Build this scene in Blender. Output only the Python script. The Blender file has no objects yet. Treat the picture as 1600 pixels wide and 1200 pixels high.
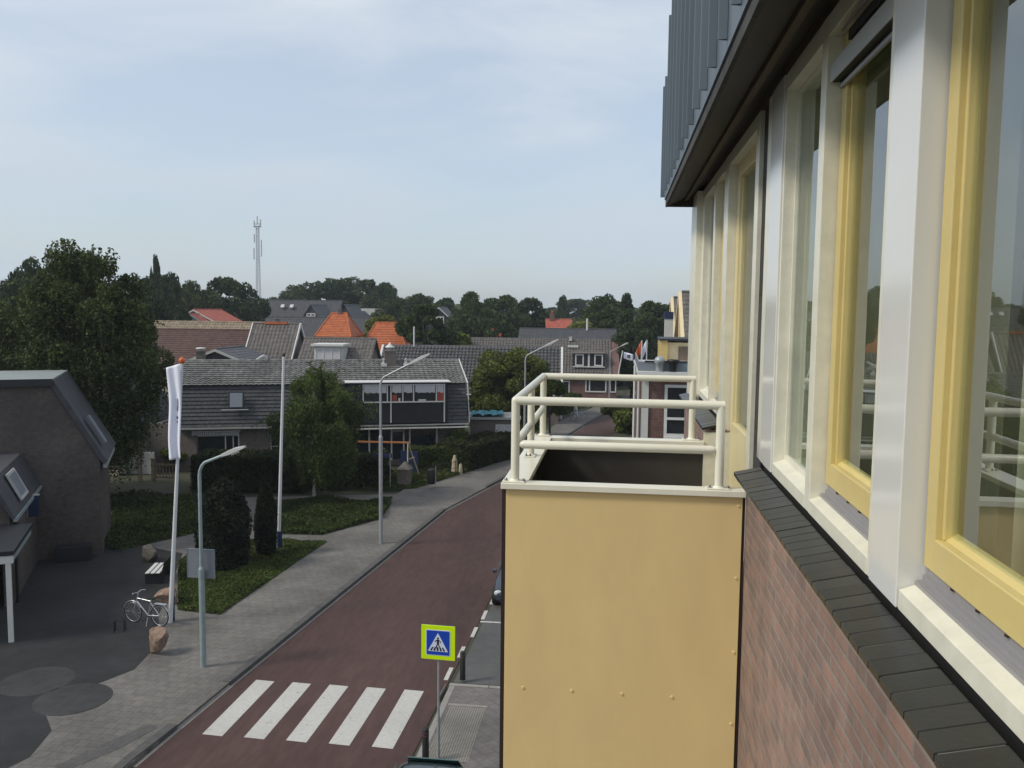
import bpy, math, random
import numpy as np
from mathutils import Vector, Matrix
random.seed(7)
R = math.radians
S = bpy.context.scene
COL = S.collection

# ------------------------------------------------------------------ camera
F, H = 1350.0, 10.4                       # focal length in pixels of the 1600 px wide photograph, eye height
yaw, pitch, roll = R(6.964), R(4.988), R(.625)
fwd = np.array([-math.sin(yaw)*math.cos(pitch), math.cos(yaw)*math.cos(pitch), -math.sin(pitch)])
r0 = np.array([math.cos(yaw), math.sin(yaw), 0.0]); u0 = np.cross(r0, fwd)
rt = math.cos(roll)*r0 + math.sin(roll)*u0
upv = -math.sin(roll)*r0 + math.cos(roll)*u0
cam = bpy.data.cameras.new('camera'); co = bpy.data.objects.new('camera', cam); COL.objects.link(co)
cam.sensor_width = 36; cam.lens = F/1600*36; cam.clip_start = .05; cam.clip_end = 3000
co.matrix_world = Matrix(((rt[0], upv[0], -fwd[0], 0), (rt[1], upv[1], -fwd[1], 0), (rt[2], upv[2], -fwd[2], H), (0, 0, 0, 1)))
S.camera = co
def ray(px, py): return F*fwd + (px-800)*rt - (py-600)*upv
def G(px, py, z=0.0):
    d = ray(px, py); t = (z-H)/d[2]; return (d[0]*t, d[1]*t)
def W(px, py, Y):
    d = ray(px, py); t = Y/d[1]; return (d[0]*t, Y, H+d[2]*t)

# ------------------------------------------------------------------ light
SUN_EL, SUN_AZ = 44.0, 243.0              # the sun stands to the left and a little behind the camera (azimuth clockwise from +Y)
wd = bpy.data.worlds.new('World'); S.world = wd; wd.use_nodes = True
nt = wd.node_tree; nt.nodes.clear()
def N(nt, t, **k):
    n = nt.nodes.new(t)
    for a, b in k.items(): setattr(n, a, b)
    return n
out = N(nt, 'ShaderNodeOutputWorld'); bg = N(nt, 'ShaderNodeBackground'); bg.inputs[1].default_value = 1.0
sky = N(nt, 'ShaderNodeTexSky', sky_type='NISHITA'); sky.sun_disc = False
sky.sun_elevation = R(SUN_EL); sky.sun_rotation = R(SUN_AZ); sky.altitude = 0; sky.air_density = 1.0; sky.dust_density = 1.5; sky.ozone_density = 1.5
sc_ = N(nt, 'ShaderNodeVectorMath', operation='SCALE'); sc_.inputs['Scale'].default_value = .115
nt.links.new(sky.outputs[0], sc_.inputs[0])
tc = N(nt, 'ShaderNodeTexCoord'); mp = N(nt, 'ShaderNodeMapping'); mp.inputs['Scale'].default_value = (1.0, 1.0, 4.2); mp.inputs['Rotation'].default_value = (R(4), R(-9), R(20))
nt.links.new(tc.outputs['Generated'], mp.inputs['Vector'])
n1 = N(nt, 'ShaderNodeTexNoise'); n1.inputs['Scale'].default_value = 2.1; n1.inputs['Detail'].default_value = 9; n1.inputs['Roughness'].default_value = .55; n1.inputs['Distortion'].default_value = .35
nt.links.new(mp.outputs[0], n1.inputs['Vector'])
cr = N(nt, 'ShaderNodeValToRGB'); cr.color_ramp.elements[0].position = .40; cr.color_ramp.elements[1].position = .61
cr.color_ramp.elements[0].color = (.55,)*3+(1,); cr.color_ramp.elements[1].color = (.98,)*3+(1,)
nt.links.new(n1.outputs[0], cr.inputs[0])
mx = N(nt, 'ShaderNodeMix', data_type='RGBA'); nt.links.new(cr.outputs[0], mx.inputs[0]); nt.links.new(sc_.outputs[0], mx.inputs[6])
# cloud veil: a little darker and greyer towards the horizon
sep = N(nt, 'ShaderNodeSeparateXYZ'); nt.links.new(tc.outputs['Generated'], sep.inputs[0])
cr2 = N(nt, 'ShaderNodeValToRGB'); e = cr2.color_ramp.elements
e[0].position = 0.0; e[0].color = (.405, .465, .52, 1); e[1].position = .5; e[1].color = (.565, .605, .655, 1)
m_ = cr2.color_ramp.elements.new(.16); m_.color = (.455, .51, .57, 1)
nt.links.new(sep.outputs[2], cr2.inputs[0]); nt.links.new(cr2.outputs[0], mx.inputs[7])
nt.links.new(mx.outputs[2], bg.inputs[0]); nt.links.new(bg.outputs[0], out.inputs[0])
sl = bpy.data.lights.new('sun', 'SUN'); so = bpy.data.objects.new('sun', sl); COL.objects.link(so)
sl.energy = 1.75; sl.angle = R(11); sl.color = (1.0, .93, .80)
a = R(SUN_AZ); dv = Vector((math.sin(a)*math.cos(R(SUN_EL)), math.cos(a)*math.cos(R(SUN_EL)), math.sin(R(SUN_EL))))
so.rotation_euler = dv.to_track_quat('Z', 'Y').to_euler()
S.view_settings.view_transform = 'Standard'; S.view_settings.look = 'None'; S.view_settings.exposure = 0.48; S.view_settings.gamma = 1.0
S.render.engine = 'CYCLES'; S.cycles.use_denoising = True; S.cycles.max_bounces = 8; S.cycles.transparent_max_bounces = 24

# ------------------------------------------------------------------ materials
def mat(name, c, rough=.6, var=.12, scale=3.0, bump=0.0, bscale=None, metal=0.0, spec=.4, tint=None, stain=0, island=0, stretch=None):
    m = bpy.data.materials.new(name); m.use_nodes = True; t = m.node_tree; b = t.nodes['Principled BSDF']
    b.inputs['Roughness'].default_value = rough; b.inputs['Metallic'].default_value = metal; b.inputs['Specular IOR Level'].default_value = spec
    tc = N(t, 'ShaderNodeTexCoord'); src = tc.outputs['Object']
    if stretch:
        mp = N(t, 'ShaderNodeMapping'); mp.inputs['Scale'].default_value = stretch; t.links.new(src, mp.inputs[0]); src = mp.outputs[0]
    n = N(t, 'ShaderNodeTexNoise'); n.inputs['Scale'].default_value = scale; n.inputs['Detail'].default_value = 8; n.inputs['Roughness'].default_value = .65
    t.links.new(src, n.inputs['Vector'])
    r = N(t, 'ShaderNodeValToRGB'); r.color_ramp.elements[0].position = .3; r.color_ramp.elements[1].position = .7
    lo = [x*(1-var) for x in c]; hi = [min(1, x*(1+var)) for x in c]
    if tint: hi = tint
    r.color_ramp.elements[0].color = (*lo, 1); r.color_ramp.elements[1].color = (*hi, 1)
    t.links.new(n.outputs[0], r.inputs[0]); o = r.outputs[0]
    if stain:
        n3 = N(t, 'ShaderNodeTexNoise'); n3.inputs['Scale'].default_value = .35; n3.inputs['Detail'].default_value = 6; t.links.new(src, n3.inputs['Vector'])
        r3 = N(t, 'ShaderNodeValToRGB'); r3.color_ramp.elements[0].position = .35; r3.color_ramp.elements[1].position = .65
        r3.color_ramp.elements[0].color = (1-stain,)*3+(1,); r3.color_ramp.elements[1].color = (1, 1, 1, 1)
        t.links.new(n3.outputs[0], r3.inputs[0])
        mm = N(t, 'ShaderNodeMix', data_type='RGBA', blend_type='MULTIPLY'); mm.inputs[0].default_value = 1
        t.links.new(o, mm.inputs[6]); t.links.new(r3.outputs[0], mm.inputs[7]); o = mm.outputs[2]
    if island:
        ge = N(t, 'ShaderNodeNewGeometry'); r4 = N(t, 'ShaderNodeMapRange'); r4.inputs['To Min'].default_value = 1-island; r4.inputs['To Max'].default_value = 1+island
        t.links.new(ge.outputs['Random Per Island'], r4.inputs['Value'])
        mm = N(t, 'ShaderNodeVectorMath', operation='SCALE'); t.links.new(o, mm.inputs[0]); t.links.new(r4.outputs[0], mm.inputs['Scale']); o = mm.outputs[0]
    t.links.new(o, b.inputs['Base Color'])
    if bump:
        n2 = N(t, 'ShaderNodeTexNoise'); n2.inputs['Scale'].default_value = bscale or scale*6; n2.inputs['Detail'].default_value = 6; t.links.new(src, n2.inputs['Vector'])
        bp = N(t, 'ShaderNodeBump'); bp.inputs['Strength'].default_value = bump; bp.inputs['Distance'].default_value = .02
        t.links.new(n2.outputs[0], bp.inputs['Height']); t.links.new(bp.outputs[0], b.inputs['Normal'])
    return m

def brickmat(name, c1, c2, mortar, axis='x', bw=.22, rh=.065, ms=.012, rough=.85, bump=.5, var=.35, rot=0, offset=.5):
    """axis 'x': the wall faces +-x (bricks run along y); 'y': it faces +-y; 'z': paving seen from above"""
    m = bpy.data.materials.new(name); m.use_nodes = True; t = m.node_tree; b = t.nodes['Principled BSDF']
    b.inputs['Roughness'].default_value = rough; b.inputs['Specular IOR Level'].default_value = .25
    tc = N(t, 'ShaderNodeTexCoord'); se = N(t, 'ShaderNodeSeparateXYZ'); t.links.new(tc.outputs['Object'], se.inputs[0]); cb = N(t, 'ShaderNodeCombineXYZ')
    ax = {'x': (1, 2), 'y': (0, 2), 'z': (0, 1)}.get(axis)
    if axis == 'xy':                     # both: u = x + y
        ad = N(t, 'ShaderNodeMath', operation='ADD'); t.links.new(se.outputs[0], ad.inputs[0]); t.links.new(se.outputs[1], ad.inputs[1])
        t.links.new(ad.outputs[0], cb.inputs[0]); t.links.new(se.outputs[2], cb.inputs[1])
    else:
        t.links.new(se.outputs[ax[0]], cb.inputs[0]); t.links.new(se.outputs[ax[1]], cb.inputs[1])
    src = cb.outputs[0]
    if rot:
        mp = N(t, 'ShaderNodeMapping'); mp.inputs['Rotation'].default_value = (0, 0, rot); t.links.new(src, mp.inputs[0]); src = mp.outputs[0]
    br = N(t, 'ShaderNodeTexBrick'); t.links.new(src, br.inputs['Vector']); br.inputs['Scale'].default_value = 1; br.offset = offset
    br.inputs['Brick Width'].default_value = bw; br.inputs['Row Height'].default_value = rh; br.inputs['Mortar Size'].default_value = ms; br.inputs['Mortar Smooth'].default_value = .25
    br.inputs['Color1'].default_value = (*c1, 1); br.inputs['Color2'].default_value = (*c2, 1); br.inputs['Mortar'].default_value = (*mortar, 1); br.inputs['Bias'].default_value = 0
    n = N(t, 'ShaderNodeTexNoise'); n.inputs['Scale'].default_value = 5; n.inputs['Detail'].default_value = 9; n.inputs['Roughness'].default_value = .7; t.links.new(tc.outputs['Object'], n.inputs['Vector'])
    r = N(t, 'ShaderNodeMapRange'); r.inputs['From Min'].default_value = .3; r.inputs['From Max'].default_value = .7; r.inputs['To Min'].default_value = 1-var; r.inputs['To Max'].default_value = 1+var
    t.links.new(n.outputs[0], r.inputs[0])
    mm = N(t, 'ShaderNodeVectorMath', operation='SCALE'); t.links.new(br.outputs[0], mm.inputs[0]); t.links.new(r.outputs[0], mm.inputs['Scale'])
    n3 = N(t, 'ShaderNodeTexNoise'); n3.inputs['Scale'].default_value = .45; n3.inputs['Detail'].default_value = 5; t.links.new(tc.outputs['Object'], n3.inputs['Vector'])
    r3 = N(t, 'ShaderNodeMapRange'); r3.inputs['From Min'].default_value = .3; r3.inputs['From Max'].default_value = .7; r3.inputs['To Min'].default_value = .72; r3.inputs['To Max'].default_value = 1.18
    t.links.new(n3.outputs[0], r3.inputs[0])
    m3 = N(t, 'ShaderNodeVectorMath', operation='SCALE'); t.links.new(mm.outputs[0], m3.inputs[0]); t.links.new(r3.outputs[0], m3.inputs['Scale'])
    t.links.new(m3.outputs[0], b.inputs['Base Color'])
    bp = N(t, 'ShaderNodeBump'); bp.inputs['Strength'].default_value = bump; bp.inputs['Distance'].default_value = .01
    sb = N(t, 'ShaderNodeMath', operation='SUBTRACT'); t.links.new(n.outputs[0], sb.inputs[0]); t.links.new(br.outputs['Fac'], sb.inputs[1])
    t.links.new(sb.outputs[0], bp.inputs['Height']); t.links.new(bp.outputs[0], b.inputs['Normal'])
    return m

def glassmat(name, tint=(.9, .95, .93), ior=1.9):
    m = bpy.data.materials.new(name); m.use_nodes = True; t = m.node_tree; t.nodes.clear()
    o = N(t, 'ShaderNodeOutputMaterial'); mx = N(t, 'ShaderNodeMixShader'); tr = N(t, 'ShaderNodeBsdfTransparent'); gl = N(t, 'ShaderNodeBsdfGlossy'); fr = N(t, 'ShaderNodeFresnel')
    tr.inputs[0].default_value = (*tint, 1); gl.inputs['Roughness'].default_value = .004; gl.inputs[0].default_value = (.95, .97, 1, 1); fr.inputs[0].default_value = ior
    tc = N(t, 'ShaderNodeTexCoord'); n = N(t, 'ShaderNodeTexNoise'); n.inputs['Scale'].default_value = 1.2; n.inputs['Detail'].default_value = 1; t.links.new(tc.outputs['Object'], n.inputs[0])
    bp = N(t, 'ShaderNodeBump'); bp.inputs['Strength'].default_value = .08; bp.inputs['Distance'].default_value = .012; t.links.new(n.outputs[0], bp.inputs['Height']); t.links.new(bp.outputs[0], gl.inputs['Normal'])
    ge = N(t, 'ShaderNodeNewGeometry'); om = N(t, 'ShaderNodeMath', operation='SUBTRACT'); om.inputs[0].default_value = 1.0; t.links.new(ge.outputs['Backfacing'], om.inputs[1])
    mu = N(t, 'ShaderNodeMath', operation='MULTIPLY'); t.links.new(fr.outputs[0], mu.inputs[0]); t.links.new(om.outputs[0], mu.inputs[1])
    t.links.new(mu.outputs[0], mx.inputs[0]); t.links.new(tr.outputs[0], mx.inputs[1]); t.links.new(gl.outputs[0], mx.inputs[2]); t.links.new(mx.outputs[0], o.inputs[0])
    return m

def leafmat(name, c, c2, scale=.5, trans=.25):
    m = bpy.data.materials.new(name); m.use_nodes = True; t = m.node_tree; b = t.nodes['Principled BSDF']; b.inputs['Roughness'].default_value = .6; b.inputs['Specular IOR Level'].default_value = .2
    tc = N(t, 'ShaderNodeTexCoord'); n = N(t, 'ShaderNodeTexNoise'); n.inputs['Scale'].default_value = scale; n.inputs['Detail'].default_value = 4; t.links.new(tc.outputs['Object'], n.inputs[0])
    ge = N(t, 'ShaderNodeNewGeometry'); mr = N(t, 'ShaderNodeMath', operation='MULTIPLY'); mr.inputs[1].default_value = .45; t.links.new(ge.outputs['Random Per Island'], mr.inputs[0])
    ad = N(t, 'ShaderNodeMath', operation='ADD'); t.links.new(mr.outputs[0], ad.inputs[0]); t.links.new(n.outputs[0], ad.inputs[1])
    r = N(t, 'ShaderNodeValToRGB'); r.color_ramp.elements[0].position = .45; r.color_ramp.elements[1].position = .95
    r.color_ramp.elements[0].color = (*c, 1); r.color_ramp.elements[1].color = (*c2, 1); t.links.new(ad.outputs[0], r.inputs[0]); t.links.new(r.outputs[0], b.inputs['Base Color'])
    o = t.nodes['Material Output']; tl = N(t, 'ShaderNodeBsdfTranslucent'); t.links.new(r.outputs[0], tl.inputs[0]); mx = N(t, 'ShaderNodeMixShader'); mx.inputs[0].default_value = trans
    t.links.new(b.outputs[0], mx.inputs[1]); t.links.new(tl.outputs[0], mx.inputs[2]); t.links.new(mx.outputs[0], o.inputs[0])
    return m

M = {}
M['white'] = mat('white_paint', (.72, .70, .58), .34, .09, 9, .05, 40, spec=.5, stain=.10)
M['whitegloss'] = mat('glossy_white_panel', (.68, .68, .65), .14, .02, 2, spec=.6)
M['cream'] = mat('cream_rail_paint', (.76, .74, .62), .28, .04, 6, .03, 60, spec=.5)
M['yellow'] = mat('yellow_sash_paint', (.60, .48, .19), .35, .06, 3, .05, 60, spec=.5)
M['paleyellow'] = mat('pale_yellow_door_paint', (.66, .57, .32), .4, .05, 3, .05, 60, spec=.4)
M['panel'] = mat('ochre_panel', (.76, .575, .275), .5, .05, 2.2, .03, 30, spec=.35, stain=.05, stretch=(1.5, 1.5, .6))
M['darkedge'] = mat('dark_brown_edge', (.035, .02, .016), .5)
M['darklining'] = mat('dark_brown_lining', (.045, .041, .036), .6, .15, 2)
M['alu'] = mat('aluminium_strip', (.36, .35, .36), .42, .06, 3, .0, metal=.4)
M['screw'] = mat('steel_bolt', (.22, .2, .2), .35, .1, 8, metal=.8)
M['slate'] = mat('black_sill_tile', (.022, .0225, .021), .34, .25, 5, .04, 50, spec=.4, island=.22)
M['mortar'] = mat('sill_mortar', (.13, .125, .115), .9, .7, 3)
M['zinc'] = mat('zinc_sheet', (.115, .145, .175), .5, .18, 1.5, .03, metal=.2, stretch=(1, 1, .15))
M['soffit'] = mat('dark_soffit', (.042, .036, .028), .6, .18, 2)
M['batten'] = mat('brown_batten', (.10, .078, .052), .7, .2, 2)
M['blackgap'] = mat('black_parts_and_gap_shade', (.012, .012, .012), .6)  # for black parts and for the shade filled into frame gaps
M['brickapt'] = brickmat('red_brown_brick', (.30, .185, .145), (.20, .145, .125), (.245, .205, .178), 'x', bw=.215, rh=.0625, ms=.009, var=.24)
M['pier'] = brickmat('dark_grey_cladding', (.07, .068, .066), (.055, .055, .055), (.02, .02, .02), 'x', bw=.3, rh=.42, ms=.004, offset=0)
M['room'] = mat('room_plaster', (.70, .66, .52), .8, .05, 2)
M['reveal'] = mat('inner_reveal', (.62, .58, .42), .7, .04, 2)
M['glass'] = glassmat('window_glass', ior=3.1)
M['darkglass'] = mat('far_window_glass', (.02, .024, .028), .06, .2, .8, spec=.8)
M['road'] = mat('maroon_asphalt', (.082, .049, .044), .85, .20, 5, .35, 90, stain=.34, spec=.25, stretch=(1, .22, 1))
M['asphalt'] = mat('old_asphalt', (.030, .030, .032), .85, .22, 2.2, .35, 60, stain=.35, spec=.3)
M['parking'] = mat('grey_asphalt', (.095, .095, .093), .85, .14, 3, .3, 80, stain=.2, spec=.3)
M['disc'] = mat('worn_disc_paving', (.044, .045, .045), .85, .3, 3, .3, 60, stain=.4)
M['paving'] = brickmat('grey_paving', (.152, .143, .130), (.134, .127, .117), (.098, .093, .085), 'z', bw=.3, rh=.3, ms=.012, var=.2, bump=.25)
M['paving2'] = brickmat('warm_paving', (.140, .130, .122), (.128, .12, .114), (.098, .092, .087), 'z', bw=.3, rh=.3, ms=.012, var=.2, bump=.25, rot=.785)
M['tactile'] = brickmat('ribbed_paving', (.26, .25, .22), (.24, .23, .2), (.12, .11, .1), 'z', bw=.06, rh=.06, ms=.012, var=.1, bump=.5, offset=0)
M['kerb'] = mat('dark_kerb_stone', (.075, .073, .07), .8, .25, 5, .3, 40)
M['kerblight'] = mat('concrete_kerb', (.24, .225, .205), .85, .15, 5, .3, 40)
M['line'] = mat('road_marking', (.47, .46, .43), .7, .1, 9, .3, 90, stain=.12)
lm = M['line'].node_tree; lb = lm.nodes['Principled BSDF']; ln = lb.inputs['Base Color'].links[0].from_socket
wn = N(lm, 'ShaderNodeTexNoise'); wn.inputs['Scale'].default_value = 7; wn.inputs['Detail'].default_value = 10; wn.inputs['Roughness'].default_value = .72
wr = N(lm, 'ShaderNodeValToRGB'); wr.color_ramp.elements[0].position = .60; wr.color_ramp.elements[1].position = .66
wt_ = N(lm, 'ShaderNodeTexCoord'); lm.links.new(wt_.outputs['Object'], wn.inputs['Vector']); lm.links.new(wn.outputs[0], wr.inputs[0])
wm = N(lm, 'ShaderNodeMix', data_type='RGBA'); lm.links.new(wr.outputs[0], wm.inputs[0]); lm.links.new(ln, wm.inputs[6]); wm.inputs[7].default_value = (.17, .14, .13, 1); lm.links.new(wm.outputs[2], lb.inputs['Base Color'])
M['soil'] = mat('soil_ground', (.05, .052, .030), .95, .3, .3, .3, 8)
M['grassbase'] = mat('grass_base', (.032, .040, .016), .95, .3, 1.5, .3, 30)
M['grass'] = leafmat('grass_leaf', (.024, .040, .008), (.082, .112, .024), .6)
M['cover'] = leafmat('ground_cover_leaf', (.018, .034, .007), (.070, .096, .022), .7)
M['hedge'] = leafmat('hedge_leaf', (.010, .018, .005), (.040, .052, .013), .8)
M['yew'] = leafmat('yew_leaf', (.006, .011, .006), (.018, .026, .010), 1.2, .1)
M['birchl'] = leafmat('birch_leaf', (.020, .038, .008), (.105, .145, .034), .35)
M['leafy'] = leafmat('broad_leaf', (.028, .048, .010), (.15, .18, .034), .5)
M['willow'] = leafmat('willow_leaf', (.010, .019, .005), (.088, .118, .032), .3)
M['far1'] = leafmat('far_leaf_dark', (.018, .033, .012), (.070, .098, .034), .13)
M['far2'] = leafmat('far_leaf_mid', (.024, .044, .012), (.085, .115, .032), .13)
M['lime'] = leafmat('lime_leaf', (.075, .10, .02), (.20, .22, .05), .4)
M['bark'] = mat('bark', (.07, .055, .042), .9, .3, 4, .5, 20)
M['birchbark'] = mat('birch_bark', (.42, .40, .36), .8, .45, 5, .3, 20)
M['pole'] = mat('white_pole', (.62, .64, .65), .35, .05, 2)
M['galv'] = mat('galvanised_steel', (.34, .36, .37), .45, .12, 5, metal=.3)
M['galvgreen'] = mat('weathered_steel', (.26, .32, .33), .5, .14, 5, metal=.2)
M['lamphead'] = mat('lamp_head', (.42, .42, .41), .5, .1, 4)
M['lampglass'] = mat('lamp_cover', (.55, .55, .5), .25, .05, 4)
M['flag'] = mat('white_flag_cloth', (.74, .76, .86), .8, .03, 4)
M['ink'] = mat('dark_print', (.09, .11, .16), .7)
M['orange'] = mat('orange_paint', (.6, .12, .03), .4)
M['signyellow'] = mat('fluorescent_yellow_green', (.60, .86, .0), .4, .03, 3)
M['signblue'] = mat('sign_blue', (.01, .06, .42), .35, .03, 3)
M['signwhite'] = mat('sign_white', (.62, .68, .82), .35, .03, 3)
M['signblack'] = mat('sign_black', (.008, .008, .012), .4)
M['signback'] = mat('grey_sign_back', (.19, .215, .24), .5, .06, 4, metal=.2)
M['bollard'] = mat('dark_bollard', (.012, .013, .013), .5, .2, 6)
M['redband'] = mat('dull_red_band', (.10, .035, .035), .5)
M['rock'] = mat('rust_brown_rock', (.17, .10, .07), .9, .55, 5, .8, 14, tint=(.34, .24, .18))
M['rockdark'] = mat('grey_brown_rock', (.09, .08, .07), .9, .4, 5, .8, 14, tint=(.16, .145, .12))
M['tyre'] = mat('black_rubber', (.012, .012, .013), .7)
M['chrome'] = mat('silver_metal', (.5, .52, .56), .3, .05, 5, metal=.7)
M['carblue'] = mat('dark_blue_grey_car_paint', (.03, .042, .058), .18, .04, 3, spec=.7)
M['carteal'] = mat('dark_teal_car_paint', (.018, .028, .032), .15, .04, 3, spec=.7)
M['carblack'] = mat('black_car_paint', (.012, .012, .014), .2, .04, 3, spec=.7)
M['carglass'] = mat('tinted_car_glass', (.05, .11, .11), .05, .1, 1, spec=.9)
M['plateY'] = mat('yellow_plate', (.62, .48, .04), .4)
M['headlight'] = mat('headlight_lens', (.5, .53, .55), .1, .1, 10, spec=.8)
M['trim'] = mat('white_trim', (.58, .58, .56), .5, .06, 2)
M['gutter'] = mat('pale_grey_gutter', (.36, .37, .35), .5, .1, 2)
M['tileA'] = mat('weathered_grey_tile', (.11, .113, .11), .7, .45, 3.5, .2, 12, tint=(.30, .30, .28), stain=.3)
M['tileSteep'] = mat('dark_slate_tile', (.048, .052, .058), .7, .3, 3.5, .2, 12, tint=(.085, .088, .094), stain=.15)
M['tileJ'] = mat('glazed_grey_pantile', (.055, .054, .056), .45, .25, 3, tint=(.115, .112, .112))
M['tileK'] = mat('grey_brown_pantile', (.085, .076, .072), .7, .25, 3, tint=(.15, .135, .125))
M['tileBrown'] = mat('red_brown_tile', (.075, .042, .036), .8, .2, 2, .1, 12, tint=(.115, .064, .052), stain=.15)
M['tileTan'] = mat('tan_tile', (.19, .145, .10), .8, .3, 3, .1, 12, tint=(.33, .27, .19))
M['tileOrange'] = mat('orange_tile', (.36, .085, .028), .7, .2, 2, .1, 12, tint=(.50, .15, .055))
M['tileRed'] = mat('red_tile', (.36, .09, .06), .7, .2, 2, tint=(.45, .13, .09))
M['tileGrey'] = mat('grey_tile', (.075, .077, .085), .7, .2, 2, tint=(.105, .107, .115))
M['tileDark'] = mat('dark_grey_tile', (.045, .047, .054), .7, .2, 2, tint=(.066, .068, .076))
M['brickdark'] = brickmat('dark_grey_brick', (.112, .090, .080), (.085, .070, .064), (.085, .075, .070), 'xy', var=.25)
M['brickred'] = brickmat('red_brick', (.19, .085, .068), (.15, .072, .06), (.16, .13, .12), 'xy', var=.25)
M['brickgrey'] = brickmat('grey_brown_brick', (.17, .14, .125), (.14, .12, .11), (.15, .135, .125), 'xy', var=.25)
M['beige'] = mat('beige_render', (.42, .38, .29), .8, .1, 1)
M['whitewall'] = mat('white_render', (.50, .50, .47), .8, .1, 1)
M['cladblack'] = mat('dark_boarding', (.016, .018, .022), .5, .2, 2)
M['yellowclad'] = mat('yellow_boarding', (.46, .34, .13), .6, .06, 2)
M['creamclad'] = mat('cream_boarding', (.66, .55, .34), .6, .06, 2)
M['curtain'] = mat('net_curtain', (.50, .50, .52), .9, .12, 6)
M['redcloth'] = mat('red_cloth', (.32, .07, .05), .9, .2, 3)
M['bluecloth'] = mat('blue_tarpaulin', (.02, .16, .26), .5, .6, 5, .5, 12, tint=(.12, .42, .50))
M['darkblue'] = mat('dark_blue_panel', (.015, .025, .075), .5)
M['zinctop'] = mat('grey_roof_cap', (.24, .27, .27), .6, .1, 1)
M['wood'] = mat('weathered_wood', (.16, .12, .09), .8, .25, 4)
M['orangewood'] = mat('orange_beam', (.42, .17, .06), .6)
M['paleplaster'] = mat('pale_cream_stone', (.42, .36, .24), .8, .2, 5)
M['lattice'] = mat('hazy_mast_steel', (.30, .33, .36), .5, .1, .5)  # paled steel, distance haze put into its colour

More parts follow.
